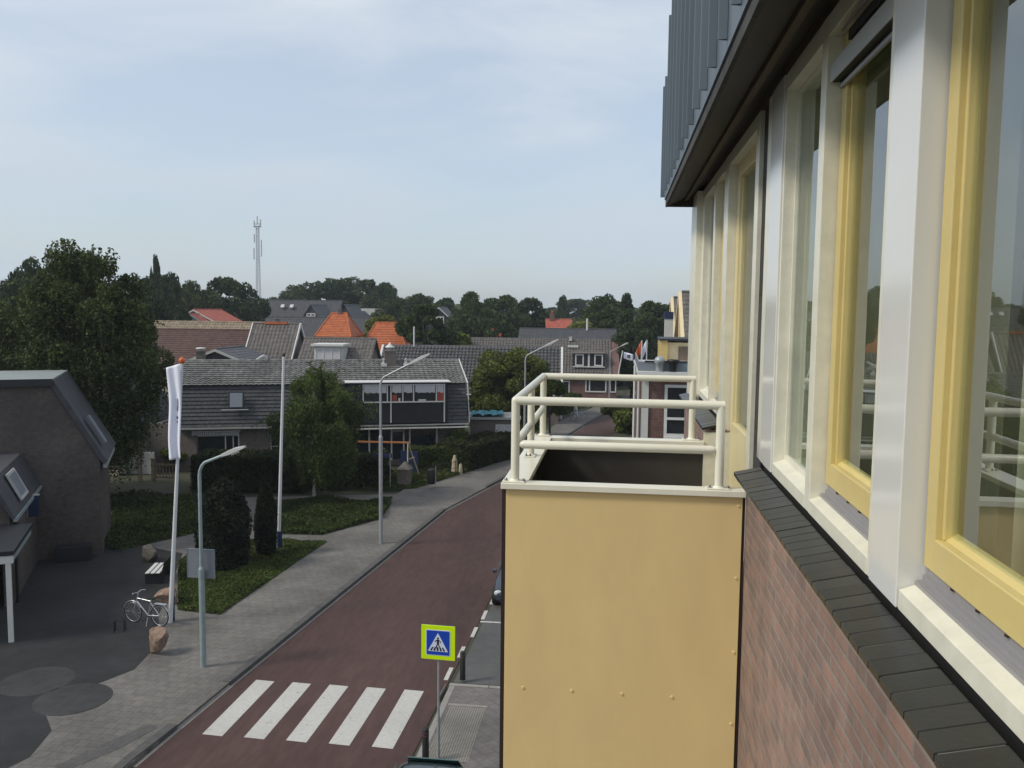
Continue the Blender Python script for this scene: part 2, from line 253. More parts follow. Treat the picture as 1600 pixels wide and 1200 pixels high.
# ------------------------------------------------------------------ mesh building
class MB:
    def __init__(s): s.v = []; s.f = []; s.s = []; s.g = []
    def add(s, vs, fs, smooth=False, new=True):
        k = len(s.v)
        if new: s.g.append((k, len(s.f)))
        s.v += [tuple(map(float, p)) for p in vs]; s.f += [tuple(i+k for i in f) for f in fs]; s.s += [smooth]*len(fs); return s
    def box(s, x0, x1, y0, y1, z0, z1):
        return s.add([(x0,y0,z0),(x1,y0,z0),(x1,y1,z0),(x0,y1,z0),(x0,y0,z1),(x1,y0,z1),(x1,y1,z1),(x0,y1,z1)],
                     [(0,3,2,1),(4,5,6,7),(0,1,5,4),(1,2,6,5),(2,3,7,6),(3,0,4,7)])
    def obox(s, p, a, b, c):             # corner and three edge vectors
        p, a, b, c = map(Vector, (p, a, b, c))
        vs = [p, p+a, p+a+b, p+b, p+c, p+a+c, p+a+b+c, p+b+c]
        fs = [(0,3,2,1),(4,5,6,7),(0,1,5,4),(1,2,6,5),(2,3,7,6),(3,0,4,7)]
        if a.cross(b).dot(c) < 0: fs = [f[::-1] for f in fs]
        return s.add(vs, fs)
    def bar(s, p, q, w, h=None, up=(0, 0, 1)):   # rectangular bar from p to q
        p, q = Vector(p), Vector(q); h = h or w; d = (q-p).normalized(); u = Vector(up)
        if abs(d.dot(u)) > .98: u = Vector((0, 1, 0))
        x = d.cross(u).normalized(); z = x.cross(d)
        return s.obox(p-x*w/2-z*h/2, q-p, x*w, z*h)
    def prism(s, poly, ax, t0, t1):      # polygon in the plane across axis ax
        n = len(poly); vs = []
        for t in (t0, t1):
            for a, b in poly: vs.append({'x': (t, a, b), 'y': (a, t, b), 'z': (a, b, t)}[ax])
        ar = sum(poly[i][0]*poly[(i+1) % n][1]-poly[(i+1) % n][0]*poly[i][1] for i in range(n))
        flip = (ar > 0) != (ax == 'y')
        fs = [tuple(range(n)), tuple(range(2*n-1, n-1, -1))]+[(i, i+n, (i+1) % n+n, (i+1) % n) for i in range(n)]
        if flip: fs = [f[::-1] for f in fs]
        return s.add(vs, fs)
    def tube(s, pts, r, n=8, caps=True):
        pts = [Vector(p) for p in pts]; rs = r if hasattr(r, '__len__') else [r]*len(pts); vs = []; fs = []
        u = None
        for i, p in enumerate(pts):
            d = (pts[min(i+1, len(pts)-1)]-pts[max(i-1, 0)]).normalized()
            if u is None: u = d.orthogonal().normalized()
            u = (u-d*u.dot(d)).normalized(); w = d.cross(u)
            for k in range(n):
                t = 2*math.pi*k/n; vs.append(p+(u*math.cos(t)+w*math.sin(t))*rs[i])
        for i in range(len(pts)-1):
            for k in range(n): fs.append((i*n+k, i*n+(k+1) % n, (i+1)*n+(k+1) % n, (i+1)*n+k))
        s.add(vs, fs, True)
        if caps:
            m = (len(pts)-1)*n; s.add(vs[:n], [tuple(range(n))[::-1]], new=False); s.add(vs[m:m+n], [tuple(range(n))], new=False)
        return s
    def lathe(s, c, prof, n=16):
        vs = []; fs = []
        for r, z in prof:
            for k in range(n):
                t = 2*math.pi*k/n; vs.append((c[0]+r*math.cos(t), c[1]+r*math.sin(t), c[2]+z))
        for i in range(len(prof)-1):
            for k in range(n): fs.append((i*n+k, i*n+(k+1) % n, (i+1)*n+(k+1) % n, (i+1)*n+k))
        return s.add(vs, fs, True)
    def grid(s, fn, nu, nv, smooth=True):
        vs = [fn(i/nu, j/nv) for j in range(nv+1) for i in range(nu+1)]
        return s.add(vs, [(j*(nu+1)+i, j*(nu+1)+i+1, (j+1)*(nu+1)+i+1, (j+1)*(nu+1)+i) for j in range(nv) for i in range(nu)], smooth)
    def tiles(s, p0, u, v, nu, nv, per=4, amp=.03, step=.03, half=False):
        """one roof slope laid with tiles: p0 lower left corner, u along the eave, v up the slope"""
        p0, u, v = map(Vector, (p0, u, v)); n = u.cross(v).normalized(); cols = nu*per
        def prof(t): t = t % 1.0; return amp*(abs(math.sin(math.pi*t))**1.0)
        vs = []; fs = []
        for k in range(nv):
            for e in (0, 1):
                for j in range(cols+1):
                    vs.append(p0+u*(j/cols)+v*((k+e)/nv)+n*(prof(j/per+(.5 if half and k % 2 else 0))+(step if e == 0 else 0)))
        for l in range(2*nv-1):
            for j in range(cols): a = l*(cols+1)+j; fs.append((a, a+1, a+cols+2, a+cols+1))
        return s.add(vs, fs)
    def each(s, name, m, parent, **k):
        """every added piece becomes a part of its own"""
        g = s.g+[(len(s.v), len(s.f))]; o = None
        for (v0, f0), (v1, f1) in zip(g, g[1:]):
            q = MB(); q.v = s.v[v0:v1]; q.f = [tuple(i-v0 for i in f) for f in s.f[f0:f1]]; q.s = s.s[f0:f1]; o = q.build(name, m, parent, **k)
        return o
    def build(s, name, m, parent=None, label=None, bevel=0, solid=0):
        me = bpy.data.meshes.new(name); me.from_pydata(s.v, [], s.f); me.update()
        if any(s.s): me.polygons.foreach_set('use_smooth', s.s)
        me.materials.append(M[m] if isinstance(m, str) else m)
        o = bpy.data.objects.new(name, me); COL.objects.link(o)
        if parent: o.parent = parent
        if label: o['label'] = label
        if bevel:
            b = o.modifiers.new('bevel', 'BEVEL'); b.width = bevel; b.segments = 2; b.limit_method = 'ANGLE'
        if solid:
            b = o.modifiers.new('solid', 'SOLIDIFY'); b.thickness = solid
        return o
def thing(name, label, cat, loc=(0, 0, 0), rz=0, group=None):
    o = bpy.data.objects.new(name, None); COL.objects.link(o); o.location = loc; o.rotation_euler = (0, 0, rz); o.empty_display_size = .2
    o['label'] = label; o['category'] = cat
    if group: o['group'] = group
    return o
def tag(o, label, cat, group=None, kind=None):
    if label: o['label'] = label
    if cat: o['category'] = cat
    if group: o['group'] = group
    if kind: o['kind'] = kind
    return o
def struct(o, label=None): o['kind'] = 'structure'; return tag(o, label, None)
def dup(root, loc, rz=0, label=None, scale=1.0, group=None):
    r = root.copy(); COL.objects.link(r); r.location = loc; r.rotation_euler = (0, 0, rz); r.scale = scale if hasattr(scale, '__len__') else (scale,)*3
    if label: r['label'] = label
    if group: r['group'] = group
    for ch in list(root.children):
        c = ch.copy(); COL.objects.link(c); c.parent = r
        for g in ch.children:
            d = g.copy(); COL.objects.link(d); d.parent = c
    return r

# ================================================================== GROUND
def sheet(name, poly, z0, z1, m):
    return struct(MB().prism(poly, 'z', z0, z1).build(name, m))
struct(MB().box(-415, 415, -65, 415, -.6, -.02).build('ground', 'soil'))
LK = [(-11.1, 4), (-10.7, 17.5), (-10.4, 21.7), (-8.63, 43), (-6.67, 52), (-2.9, 77), (-.2, 91), (4.2, 110), (10, 128), (26, 160)]
RK = [(-4.75, 4), (-4.5, 22.2), (-4.35, 30), (-3.4, 50), (-.1, 73.7), (2.2, 82), (5.0, 91), (9.5, 108), (15, 124), (31, 156)]
sheet('road', LK+RK[::-1], -.3, 0.0, 'road')
sheet('parking_lane', [(-4.35, 22.9), (-4.2, 30), (-3.3, 50), (-1.2, 50), (-2.1, 30), (-2.2, 22.9)], -.3, .006, 'parking')
sheet('parking_lane', [(-4.7, 4), (-4.62, 17.3), (-2.4, 17.3), (-2.4, 4)], -.3, .006, 'parking')
LB = 0.10
sheet('left_pavement', LK[:6]+[(-6.0, 78), (-11.5, 52.5), (-12, 46), (-30, 41), (-31, 4)], -.3, LB, 'paving')
sheet('far_pavement', [(-2.9, 77), (-.2, 91), (4.2, 110), (2.5, 111), (-2.2, 92), (-6, 78)], -.3, LB, 'paving')
sheet('right_pavement', [(-4.45, 17.4), (-4.38, 22.6), (-2.1, 22.6), (-1.9, 30), (-1.0, 50), (.76, 50), (.76, 4), (-2.3, 4), (-2.3, 17.2)], -.3, .09, 'paving2')
# kerbs
def kerb(pts, w, z, m, name='kerb_stone'):
    mb = MB()
    for (x0, y0), (x1, y1) in zip(pts, pts[1:]):
        d = Vector((x1-x0, y1-y0)); L = d.length; d /= L; n = Vector((-d.y, d.x)); k = max(1, int(L/1.0))
        for i in range(k):
            a = Vector((x0, y0))+d*(L*i/k+.006); b = Vector((x0, y0))+d*(L*(i+1)/k-.006)
            mb.obox((a.x, a.y, -.2), (b.x-a.x, b.y-a.y, 0), (n.x*w, n.y*w, 0), (0, 0, .2+z))
    return struct(mb.build(name, m, bevel=.012))
def lerp(a, b, t): return (a[0]+(b[0]-a[0])*t, a[1]+(b[1]-a[1])*t)
kerb([(-11.1, 4), (-10.72, 17.6), (-10.55, 19.3)], .26, .13, 'kerb')
kerb([(-10.36, 21.8), (-8.62, 43)], .24, .13, 'kerb')
kerb([lerp((-8.63, 43), (-6.67, 52), .65), (-6.66, 52), (-2.88, 77), (-.18, 91), (4.2, 110)], .24, .13, 'kerb')
kerb([(-10.55, 19.3), (-10.36, 21.8)], .3, .03, 'kerblight')
kerb([(-8.61, 43), lerp((-8.63, 43), (-6.67, 52), .65)], .25, .04, 'kerblight')
kerb([(-4.5, 22.55), (-4.55, 21.7)], .02, .11, 'kerblight')
kerb([(-2.2, 22.62), (-4.4, 22.62)], .14, .12, 'kerblight')
kerb([(-4.42, 17.4), (-4.38, 22.5)], -.16, .1, 'kerblight')
# light channel line beside the left kerb
mb = MB()
for p, q in zip(LK[1:5], LK[2:6]):
    d = Vector((q[0]-p[0], q[1]-p[1], 0)); mb.obox((p[0]+.02, p[1], -.1), d, (.09, 0, 0), (0, 0, .104))
struct(mb.build('gutter_strip', 'kerblight'))
# yard, islands
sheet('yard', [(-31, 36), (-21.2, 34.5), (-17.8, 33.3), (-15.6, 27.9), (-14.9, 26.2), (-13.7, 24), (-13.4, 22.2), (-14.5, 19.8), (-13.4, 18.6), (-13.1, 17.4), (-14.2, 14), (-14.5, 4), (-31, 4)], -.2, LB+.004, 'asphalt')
for cx, cy, r_ in ((-15.6, 21.1, .95), (-13.95, 20.25, .95)):
    sheet('paving_disc', [(cx+r_*math.cos(t/18*math.pi), cy+r_*math.sin(t/18*math.pi)) for t in range(36)], -.1, LB+.008, 'disc')
sheet('paving_band', [(-11.9, 17), (-11.35, 18.0), (-10.95, 19.1), (-11.25, 19.25), (-11.75, 18.3), (-12.3, 17.1)], -.1, LB+.006, 'kerb')
sheet('tactile_paving', [(-4.2, 18.6), (-4.14, 21.3), (-3.2, 21.3), (-3.2, 18.6)], -.1, .095, 'tactile')
kerb([(-4.2, 21.34), (-3.15, 21.34)], .1, .105, 'kerblight')
ISL = [(-12.5, 36.0), (-12.65, 33.6), (-13.0, 26.7), (-14.6, 26.9), (-17.3, 32.), (-17.8, 34.9), (-15.6, 35.8)]
ISL2 = [(-11.7, 44.), (-11.3, 40.4), (-13.1, 37.0), (-15.9, 36.8), (-18.5, 42.4), (-16.7, 43.9)]
ISL3 = [(-30, 42), (-23.8, 43.6), (-19.2, 41.8), (-18.7, 36.6), (-20.6, 33.2), (-30, 36.5)]
ISL4 = [(-13.0, 46.9), (-11.3, 47.6), (-9.1, 53.4), (-11.6, 53.2), (-13.6, 52.6), (-20, 50), (-22, 46.6)]
for p in (ISL, ISL2, ISL3, ISL4): sheet('planting_bed', p, -.1, LB+.012, 'grassbase')

def inside(p, poly):
    x, y = p; c = False; n = len(poly)
    for i in range(n):
        x0, y0 = poly[i]; x1, y1 = poly[(i+1) % n]
        if (y0 > y) != (y1 > y) and x < (x1-x0)*(y-y0)/(y1-y0)+x0: c = not c
    return c
rng = np.random.default_rng(5)
def leaves_mesh(P, size, name, m, parent=None, up=.3, aspect=1.6, var=.4, droop=0):
    """one small quad per point"""
    n = len(P); a = rng.normal(size=(n, 3)); a[:, 2] -= droop; a /= np.linalg.norm(a, axis=1)[:, None]
    b = rng.normal(size=(n, 3)); b -= (b*a).sum(1)[:, None]*a; b /= np.linalg.norm(b, axis=1)[:, None]
    s = size*(1+var*rng.uniform(-1, 1, n))[:, None]; a = a*s*aspect/2; b = b*s/2
    V = np.empty((n, 4, 3)); V[:, 0] = P-a; V[:, 1] = P+b*.9; V[:, 2] = P+a; V[:, 3] = P-b*.9
    me = bpy.data.meshes.new(name); me.vertices.add(n*4); me.vertices.foreach_set('co', V.reshape(-1)); me.loops.add(n*4); me.loops.foreach_set('vertex_index', np.arange(n*4))
    me.polygons.add(n); me.polygons.foreach_set('loop_start', np.arange(n)*4); me.polygons.foreach_set('loop_total', np.full(n, 4)); me.update(calc_edges=True); me.validate()
    me.materials.append(M[m]); o = bpy.data.objects.new(name, me); COL.objects.link(o)
    if parent: o.parent = parent
    return o
def cover(name, label, poly, n, h, size, m, z=LB):
    xs = [p[0] for p in poly]; ys = [p[1] for p in poly]; P = []
    while len(P) < n:
        x = random.uniform(min(xs), max(xs)); y = random.uniform(min(ys), max(ys))
        if inside((x, y), poly):
            hh = h*(.55+.45*math.sin(x*1.9+1.3*math.sin(y*1.1))*math.cos(y*1.3))
            P.append((x, y, z+random.random()**.6*max(.05, hh)))
    return tag(leaves_mesh(np.array(P), size, name, m, up=.5), label, 'ground cover', kind='stuff')
cover('ground_cover', 'low dark green ground cover around the two conifers by the kerb', ISL, 32000, .16, .055, 'grass')
cover('ground_cover', 'bushy dark ground cover behind the bare flagpole', ISL2, 30000, .34, .075, 'cover')
cover('ground_cover', 'dark green planting beside the brick gable house', ISL3, 30000, .4, .09, 'cover')
sheet('front_lawn', [(-12, 66), (-6.6, 66), (-5.2, 79), (-2.6, 92), (-14, 93)], -.1, LB+.012, 'grassbase')
cover('ground_cover', 'rough lawn in front of the two window dormer house', [(-12, 70), (-7.0, 66), (-6.0, 79), (-3.0, 92), (-14, 93)], 12000, .3, .14, 'grass')
cover('ground_cover', 'rough grass along the front gardens of the long house', ISL4, 16000, .25, .10, 'grass')

# road markings
for i, x in enumerate((-9.83, -8.87, -7.87, -6.87, -5.62)):
    x = -9.84+i*1.06
    mb = MB(); p = [(x, 19.15), (x+.52, 19.12), (x+.56, 22.24), (x+.02, 22.27)]
    mb.prism(p, 'z', -.01, .005); struct(mb.build('crossing_stripe', 'line'))
for px, py in ((701, 1053), (721, 1019), (741, 988), (757, 961), (770, 938)):
    x, y = G(px, py); mb = MB(); mb.box(x-.06, x+.06, y-.42, y+.42, -.01, .011); struct(mb.build('lane_dash', 'line'))
for px, py in ((760, 972), (779, 973)):
    x, y = G(px, py); mb = MB(); mb.box(x-.2, x+.2, y-.05, y+.05, -.01, .012); struct(mb.build('bay_mark', 'line'))

# ================================================================== APARTMENT BUILDING (our facade)
apt = thing('apartment_building', 'brick apartment building with white and yellow window frames and a zinc upper storey', 'building')
w = MB(); w.box(.78, 1.12, -3, 5.22, 0, 9.42); w.box(.78, 1.12, 5.22, 7.2, 0, 8.72); w.box(.78, 1.12, 7.2, 10.1, 0, 9.42); w.box(1.12, 12, 9.9, 10.1, 0, 11.6)
w.build('brick_wall', 'brickapt', apt)
MB().box(.715, .985, 7.17, 7.199, 8.72, 9.405).build('end_board', 'white', apt)
def slates(y0, y1):
    mb = MB(); y = y0; k = 0
    while y < y1-.02:
        j = random.uniform(-.0015, .0015)
        mb.obox((.70, y+.002, 9.425+j), (.15, 0, .034), (0, .0955, 0), (0, 0, .022)); y += .1
    o = mb.build('window_sill', 'slate', apt, bevel=.002)
    MB().obox((.708, y0+.004, 9.4252), (.137, 0, .031), (0, y1-y0-.01, 0), (0, 0, .0205)).build('mortar_bed', 'mortar', o)
slates(-1.0, 5.2); slates(7.15, 9.95)
MB().box(.875, .93, -1, 5.2, 9.40, 9.504).box(.875, .93, 7.52, 9.44, 9.40, 9.504).build('sill_gap_shade', 'blackgap', apt)  # black strips paint the shade in the gap under the frames

ZT = 11.57
def frame_opening(y0, y1, sash, name='window', zb=9.5, reflect=True):
    """white frame ring of one opening plus sash, glass, track; the posts are built apart"""
    f = MB(); f.prism([(.86, zb+.005), (1.05, zb+.005), (1.05, zb+.10), (.93, zb+.092), (.86, zb+.065)], 'y', y0, y1)
    fo = f.build(name, 'white', apt, bevel=.002)
    MB().box(.862, 1.05, y0, y1, ZT, 11.66).build('window_head', 'white', fo, bevel=.002)
    if sash:
        s = MB(); a, b = y0+.008, y1-.008; z0, z1 = zb+.145, ZT-.004; w_ = .075
        s.box(.925, .985, a, a+w_, z0, z1); s.box(.925, .985, b-w_, b, z0, z1); s.box(.925, .985, a+w_, b-w_, z0, z0+.10); s.box(.925, .985, a+w_, b-w_, z1-w_, z1)
        g = .018      # bead step towards the glass
        s.prism([(.948, z0+.10), (.984, z0+.10), (.984, z0+.125)], 'y', a+w_, b-w_)
        for ya, yb in ((a+w_, a+w_+g), (b-w_-g, b-w_)): s.box(.944, .984, ya, yb, z0+.1, z1-w_)
        s.build('sash', 'yellow', fo, bevel=.004); MB().box(.935, .98, y0+.0005, y0+.0075, z0, z1).box(.935, .98, y1-.0075, y1-.0005, z0, z1).each('sash_gap_shade', 'blackgap', fo)  # black strips stand in for the shade in the sash gaps
        MB().box(.966, .972, a+w_+.002, b-w_-.002, z0+.102, z1-w_-.002).build('glass_pane', 'glass', fo)
        t = MB(); t.box(.905, .914, y0+.002, y1-.002, zb+.080, zb+.094); t.box(.914, .928, y0+.002, y1-.002, zb+.085, zb+.098); t.box(.928, .936, y0+.002, y1-.002, zb+.088, zb+.115); t.box(.936, .942, y0+.002, y1-.002, zb+.115, zb+.143)
        t.build('metal_track', 'alu', fo)
        q = MB()
        k = int((y1-y0)/.17)
        for i in range(k): yy = y0+.03+i*.17; q.lathe((.932, yy, zb+.143), [(.0, .006), (.006, .004), (.008, -.004), (.003, -.008)], 8)
        q.each('rusty_screw', 'darkedge', fo)
    else:
        s = MB(); g = .02
        s.box(.922, .948, y0+.001, y0+g, zb+.08, ZT); s.box(.922, .948, y1-g, y1-.001, zb+.08, ZT); s.box(.922, .948, y0+g, y1-g, zb+.088, zb+.115); s.box(.922, .948, y0+g, y1-g, ZT-.02, ZT)
        s.build('glazing_bead', 'white', fo, bevel=.002)
        MB().box(.938, .944, y0+g+.001, y1-g-.001, zb+.116, ZT-.022).build('glass_pane', 'glass', fo)
    # inner reveal behind the glass
    v = MB(); v.box(.99, 1.125, y0-.03, y0+.012, zb, 11.66); v.box(.99, 1.125, y1-.012, y1+.03, zb, 11.66); v.box(.99, 1.16, y0+.012, y1-.012, zb+.02, zb+.1); v.box(.99, 1.125, y0+.012, y1-.012, 11.59, 11.66)
    v.build('inner_reveal', 'reveal', fo)
    return fo
def post(y0, y1, x=.86, z0=9.505, z1=11.662, m='white', name='window_post', bev=.003):
    return MB().box(x, 1.0, y0, y1, z0, z1).build(name, m, apt, bevel=bev)
frame_opening(.9, 2.68, True); frame_opening(3.02, 3.93, True); frame_opening(4.03, 4.86, False); frame_opening(-.6, .78, False)
post(.78, .9); post(2.97, 3.02, .861); post(3.93, 4.03, .861); post(4.86, 4.885, .865); post(5.27, 5.42, .864); post(-1.0, -.6)
# glossy cover panels with a thin rebate
MB().box(.853, 1.0, 2.683, 2.966, 9.507, 11.662).build('cover_panel', 'whitegloss', apt, bevel=.003)
MB().box(.855, 1.0, 4.888, 5.13, 9.507, 11.662).box(.858, 1.0, 5.135, 5.262, 9.507, 11.662).build('cover_panel', 'whitegloss', apt, bevel=.003)
# roller blind cassette in the second opening
MB().box(.90, .924, 3.1, 3.75, 11.50, 11.54).build('vent_grille', 'blackgap', apt)
cas = thing('blind_cassette', 'grey blind cassette at the head of the second window from the right edge', 'blind box')
MB().box(.872, .878, 3.03, 3.915, 11.37, 11.445).box(.872, .93, 3.03, 3.915, 11.445, 11.45).build('cassette_front', 'gutter', cas, bevel=.002)
MB().box(.879, .924, 3.031, 3.914, 11.375, 11.444).build('cassette_body', 'blackgap', cas)
MB().box(.91, .922, 3.04, 3.90, 11.345, 11.362).box(.872, .88, 3.1, 3.75, 11.535, 11.545).build('blind_rail', 'alu', cas)
# dark cladding pier, balcony door, windows beyond
MB().box(.89, 1.1, 5.42, 5.72, 8.72, 11.69).build('pier', 'pier', apt)
post(5.72, 5.86, .862, 8.74)
post(7.25, 7.51, .86, 8.74); post(8.2, 8.34, .861); post(9.25, 9.45, .861); post(9.45, 10.1, .80, 8.7)
door = MB(); door.box(.93, .985, 5.865, 6.0, 8.80, ZT); door.box(.93, .985, 7.11, 7.245, 8.80, ZT); door.box(.93, .985, 6.0, 7.11, 8.80, 9.50); door.box(.93, .985, 6.0, 7.11, 11.46, ZT)
door.box(.95, .985, 6.0, 6.02, 9.5, 11.46); door.box(.95, .985, 7.09, 7.11, 9.5, 11.46)
dr = MB().box(.862, 1.05, 5.86, 7.25, 8.72, 8.79).build('balcony_door', 'white', apt); MB().box(.862, 1.05, 5.86, 7.25, ZT, 11.66).build('door_head', 'white', dr)
door.build('door_leaf', 'paleyellow', dr, bevel=.004)
MB().box(.964, .970, 6.021, 7.089, 9.501, 11.459).build('glass_pane', 'glass', dr)
MB().box(.99, 1.125, 5.83, 5.87, 8.75, 11.66).box(.99, 1.125, 7.24, 7.28, 8.75, 11.66).build('inner_reveal', 'reveal', dr)
frame_opening(7.51, 8.2, True); frame_opening(8.34, 9.25, False)
# soffit, fascia, zinc storey
MB().prism([(.52, 11.56), (.52, 11.60), (.86, 11.75), (.86, 11.71)], 'y', -3, 9.95).build('soffit', 'soffit', apt)
MB().prism([(.861, 11.71), (.861, 11.75), (1.12, 11.75), (1.12, 11.71)], 'y', -3, 9.95).build('soffit', 'soffit', apt)
MB().prism([(.52, 11.555), (.86, 11.55), (.86, 11.75), (.52, 11.60)], 'y', 9.951, 9.975).build('soffit_end', 'soffit', apt)
MB().prism([(.70, 11.61), (.70, 11.64), (.75, 11.662), (.75, 11.63)], 'y', -3, 9.94).build('soffit_batten', 'batten', apt); MB().box(.872, 1.05, -1, 9.93, 11.664, 11.708).build('shaded_lintel', 'batten', apt)  # brown strip over the window heads, soffit shade put into its colour
MB().box(.495, .519, -3, 9.985, 11.555, 11.64).build('fascia', 'pier', apt)
zc = MB(); sm = MB(); ys = [9.97, 9.52]; 
while ys[-1] > -2.9: ys.append(ys[-1]-.475)
for i in range(len(ys)-1):
    y1, y0 = ys[i], ys[i+1]; zt = min(16.5, 12.85+(9.97-y1)*1.05)
    zc.obox((.505, y0, 11.63), (-.022, 0, 0), (0, y1-y0-.004, 0), (0, 0, zt-11.63))         # sheet
    zc.obox((.503, y0, 11.63), (.022, 0, 0), (0, y1-y0-.004, 0), (0, 0, zt-11.63))
    sm.prism([(.481, y0+.0), (.440, y0+.006), (.436, y0+.014), (.481, y0+.03)], 'z', 11.68, zt+.02)
sm.prism([(.481, 9.94), (.44, 9.946), (.436, 9.954), (.481, 9.97)], 'z', 11.66, 12.87)
zo = zc.build('zinc_cladding', 'zinc', apt); sm.build('standing_seam', 'zinc', zo)
up = MB()
for i in range(len(ys)-1):
    y1, y0 = ys[i], ys[i+1]; up.box(.53, 6, y0, y1-.01, 11.76, min(16.4, 12.75+(9.97-y1)*1.05))
up.build('upper_storey', 'zinc', apt)
# room behind the windows
rm = MB()
for ya, yb in ((-2.9, 5.43), (5.47, 9.88)):
    x0, x1, z0, z1 = 1.13, 6, 8.75, 11.68
    rm.add([(x0,ya,z0),(x1,ya,z0),(x1,yb,z0),(x0,yb,z0),(x0,ya,z1),(x1,ya,z1),(x1,yb,z1),(x0,yb,z1)], [(0,1,2,3),(4,7,6,5),(0,4,5,1),(1,5,6,2),(2,6,7,3)])
rm.box(1.13, 1.15, -2.9, 9.88, 8.75, 9.5)
rm.build('room', 'room', apt)
for y0, y1 in ((2.3, 2.66), (3.6, 3.9), (4.6, 4.84)):
    cu = MB(); cu.grid(lambda a, b, y0=y0, y1=y1: (1.19+.03*math.sin(a*26)+.006*math.sin(a*61), y0+(y1-y0)*a, 9.0+2.6*b), 60, 1)
    cu.build('curtain', 'reveal', apt, solid=.004)

# ------------------------------------------------------------------ balcony
bal = thing('balcony', 'ochre panelled balcony with cream tubular railing hung on the brick facade', 'balcony')
p = MB(); p.box(-.665, .758, 5.2, 5.212, 5.9, 9.296); p.build('front_panel', 'panel', bal, bevel=.002)
MB().box(-.685, -.673, 5.22, 7.22, 5.9, 9.296).build('side_panel', 'panel', bal, bevel=.002)
MB().box(-.665, .745, 7.228, 7.24, 5.9, 9.296).build('rear_panel', 'panel', bal, bevel=.002)
e = MB(); e.box(-.690, -.667, 5.203, 5.218, 5.9, 9.296); e.box(.760, .775, 5.206, 5.22, 5.9, 9.296)
e.build('dark_joint', 'darkedge', bal)
l = MB(); l.box(-.672, .77, 5.214, 5.235, 5.9, 9.29); l.box(-.672, -.65, 5.235, 7.19, 5.9, 9.29); l.box(-.672, .77, 7.19, 7.226, 5.9, 9.29); l.box(-.65, .77, 5.235, 7.19, 8.5, 8.68)
for ya, yb in ((5.235, 7.19),): l.box(-.65, -.62, 5.30, 5.36, 8.68, 9.29).box(-.65, -.62, 6.2, 6.26, 8.68, 9.29).box(-.65, -.62, 7.08, 7.14, 8.68, 9.29)
l.box(-.65, .77, 5.235, 7.19, 5.9, 5.95)
l.build('inner_lining', 'darklining', bal)
c = MB(); c.box(-.695, .772, 5.175, 5.30, 9.297, 9.333); c.box(-.695, -.535, 5.30, 7.12, 9.297, 9.333); c.box(-.695, .715, 7.12, 7.255, 9.297, 9.333)
c.build('cap_profile', 'cream', bal, bevel=.003)
rv = MB()
for x in (-.545, -.24, .07, .375): rv.tube([(x, 5.2, 8.035), (x, 5.196, 8.035)], [.011, .009], 10)
for z in (9.24, 8.80, 8.34, 7.89, 7.44): rv.tube([(.735-.0, 5.2, z), (.735, 5.196, z)], [.010, .008], 10)
for x in (-.545, -.24, .07, .375): rv.tube([(x, 5.2, 6.3), (x, 5.196, 6.3)], [.011, .009], 10)
rv.each('rivet', 'panel', bal)
zr, zm, rr = 9.838, 9.568, .0265
def rail_run(pts, name): return MB().tube(pts, rr, 16).build(name, 'cream', bal)
XL, XR, YN, YF = -.615, .62, 5.24, 7.22
mitre = [(XR, YN, zr), (XL, YN, zr)]
rail_run([(XR+.02, YN, zr), (XL, YN, zr)], 'top_rail'); rail_run([(XL, YN, zr), (XL, YF, zr)], 'top_rail'); rail_run([(XL, YF, zr), (XR+.02, YF, zr)], 'top_rail')
MB().lathe((XL, YN, zr), [(0, -rr), (.019, -.019), (rr, 0), (.019, .019), (0, rr)], 16).lathe((XL, YF, zr), [(0, -rr), (.019, -.019), (rr, 0), (.019, .019), (0, rr)], 16).build('corner_joint', 'cream', bal)
def mid(p, q):
    p, q = Vector(p), Vector(q); d = (q-p).normalized(); pts = [p+d*.02, p+d*.03, p+d*.05, q-d*.05, q-d*.03, q-d*.02]
    MB().tube(pts, [.006, .018, rr, rr, .018, .006], 16).build('middle_rail', 'cream', bal)
mid((XL, YN, zm), (XR, YN, zm)); mid((XL, YN, zm), (XL, 6.2, zm)); mid((XL, 6.2, zm), (XL, YF, zm))
for x, y in ((XL, YN), (XR, YN), (XL, 6.2), (XL, YF), (XR, YF)):
    po = MB().tube([(x, y, 9.335), (x, y, zr)], rr, 16).build('post', 'cream', bal)
    dx, dy = (.075, .045) if x == XR or y != 6.2 else (.045, .08)
    MB().box(x-dx, x+dx*.85, y-dy*.9, y+dy*.8, 9.334, 9.342).lathe((x, y, 9.342), [(rr+.012, 0), (rr+.004, .006), (rr, .012)], 16).build('flange', 'cream', po, bevel=.002)
    b = MB()
    for sx, sy in ((-1, .0), (1, .0)) if y != 6.2 else ((0, -1), (0, 1), (-.8, -1), (-.8, 1)):
        b.lathe((x+sx*dx*.72, y+sy*dy*.55-.01, 9.342), [(.013, 0), (.013, .003), (.008, .004), (.008, .013), (0, .015)], 8)
    b.each('bolt', 'screw', po)

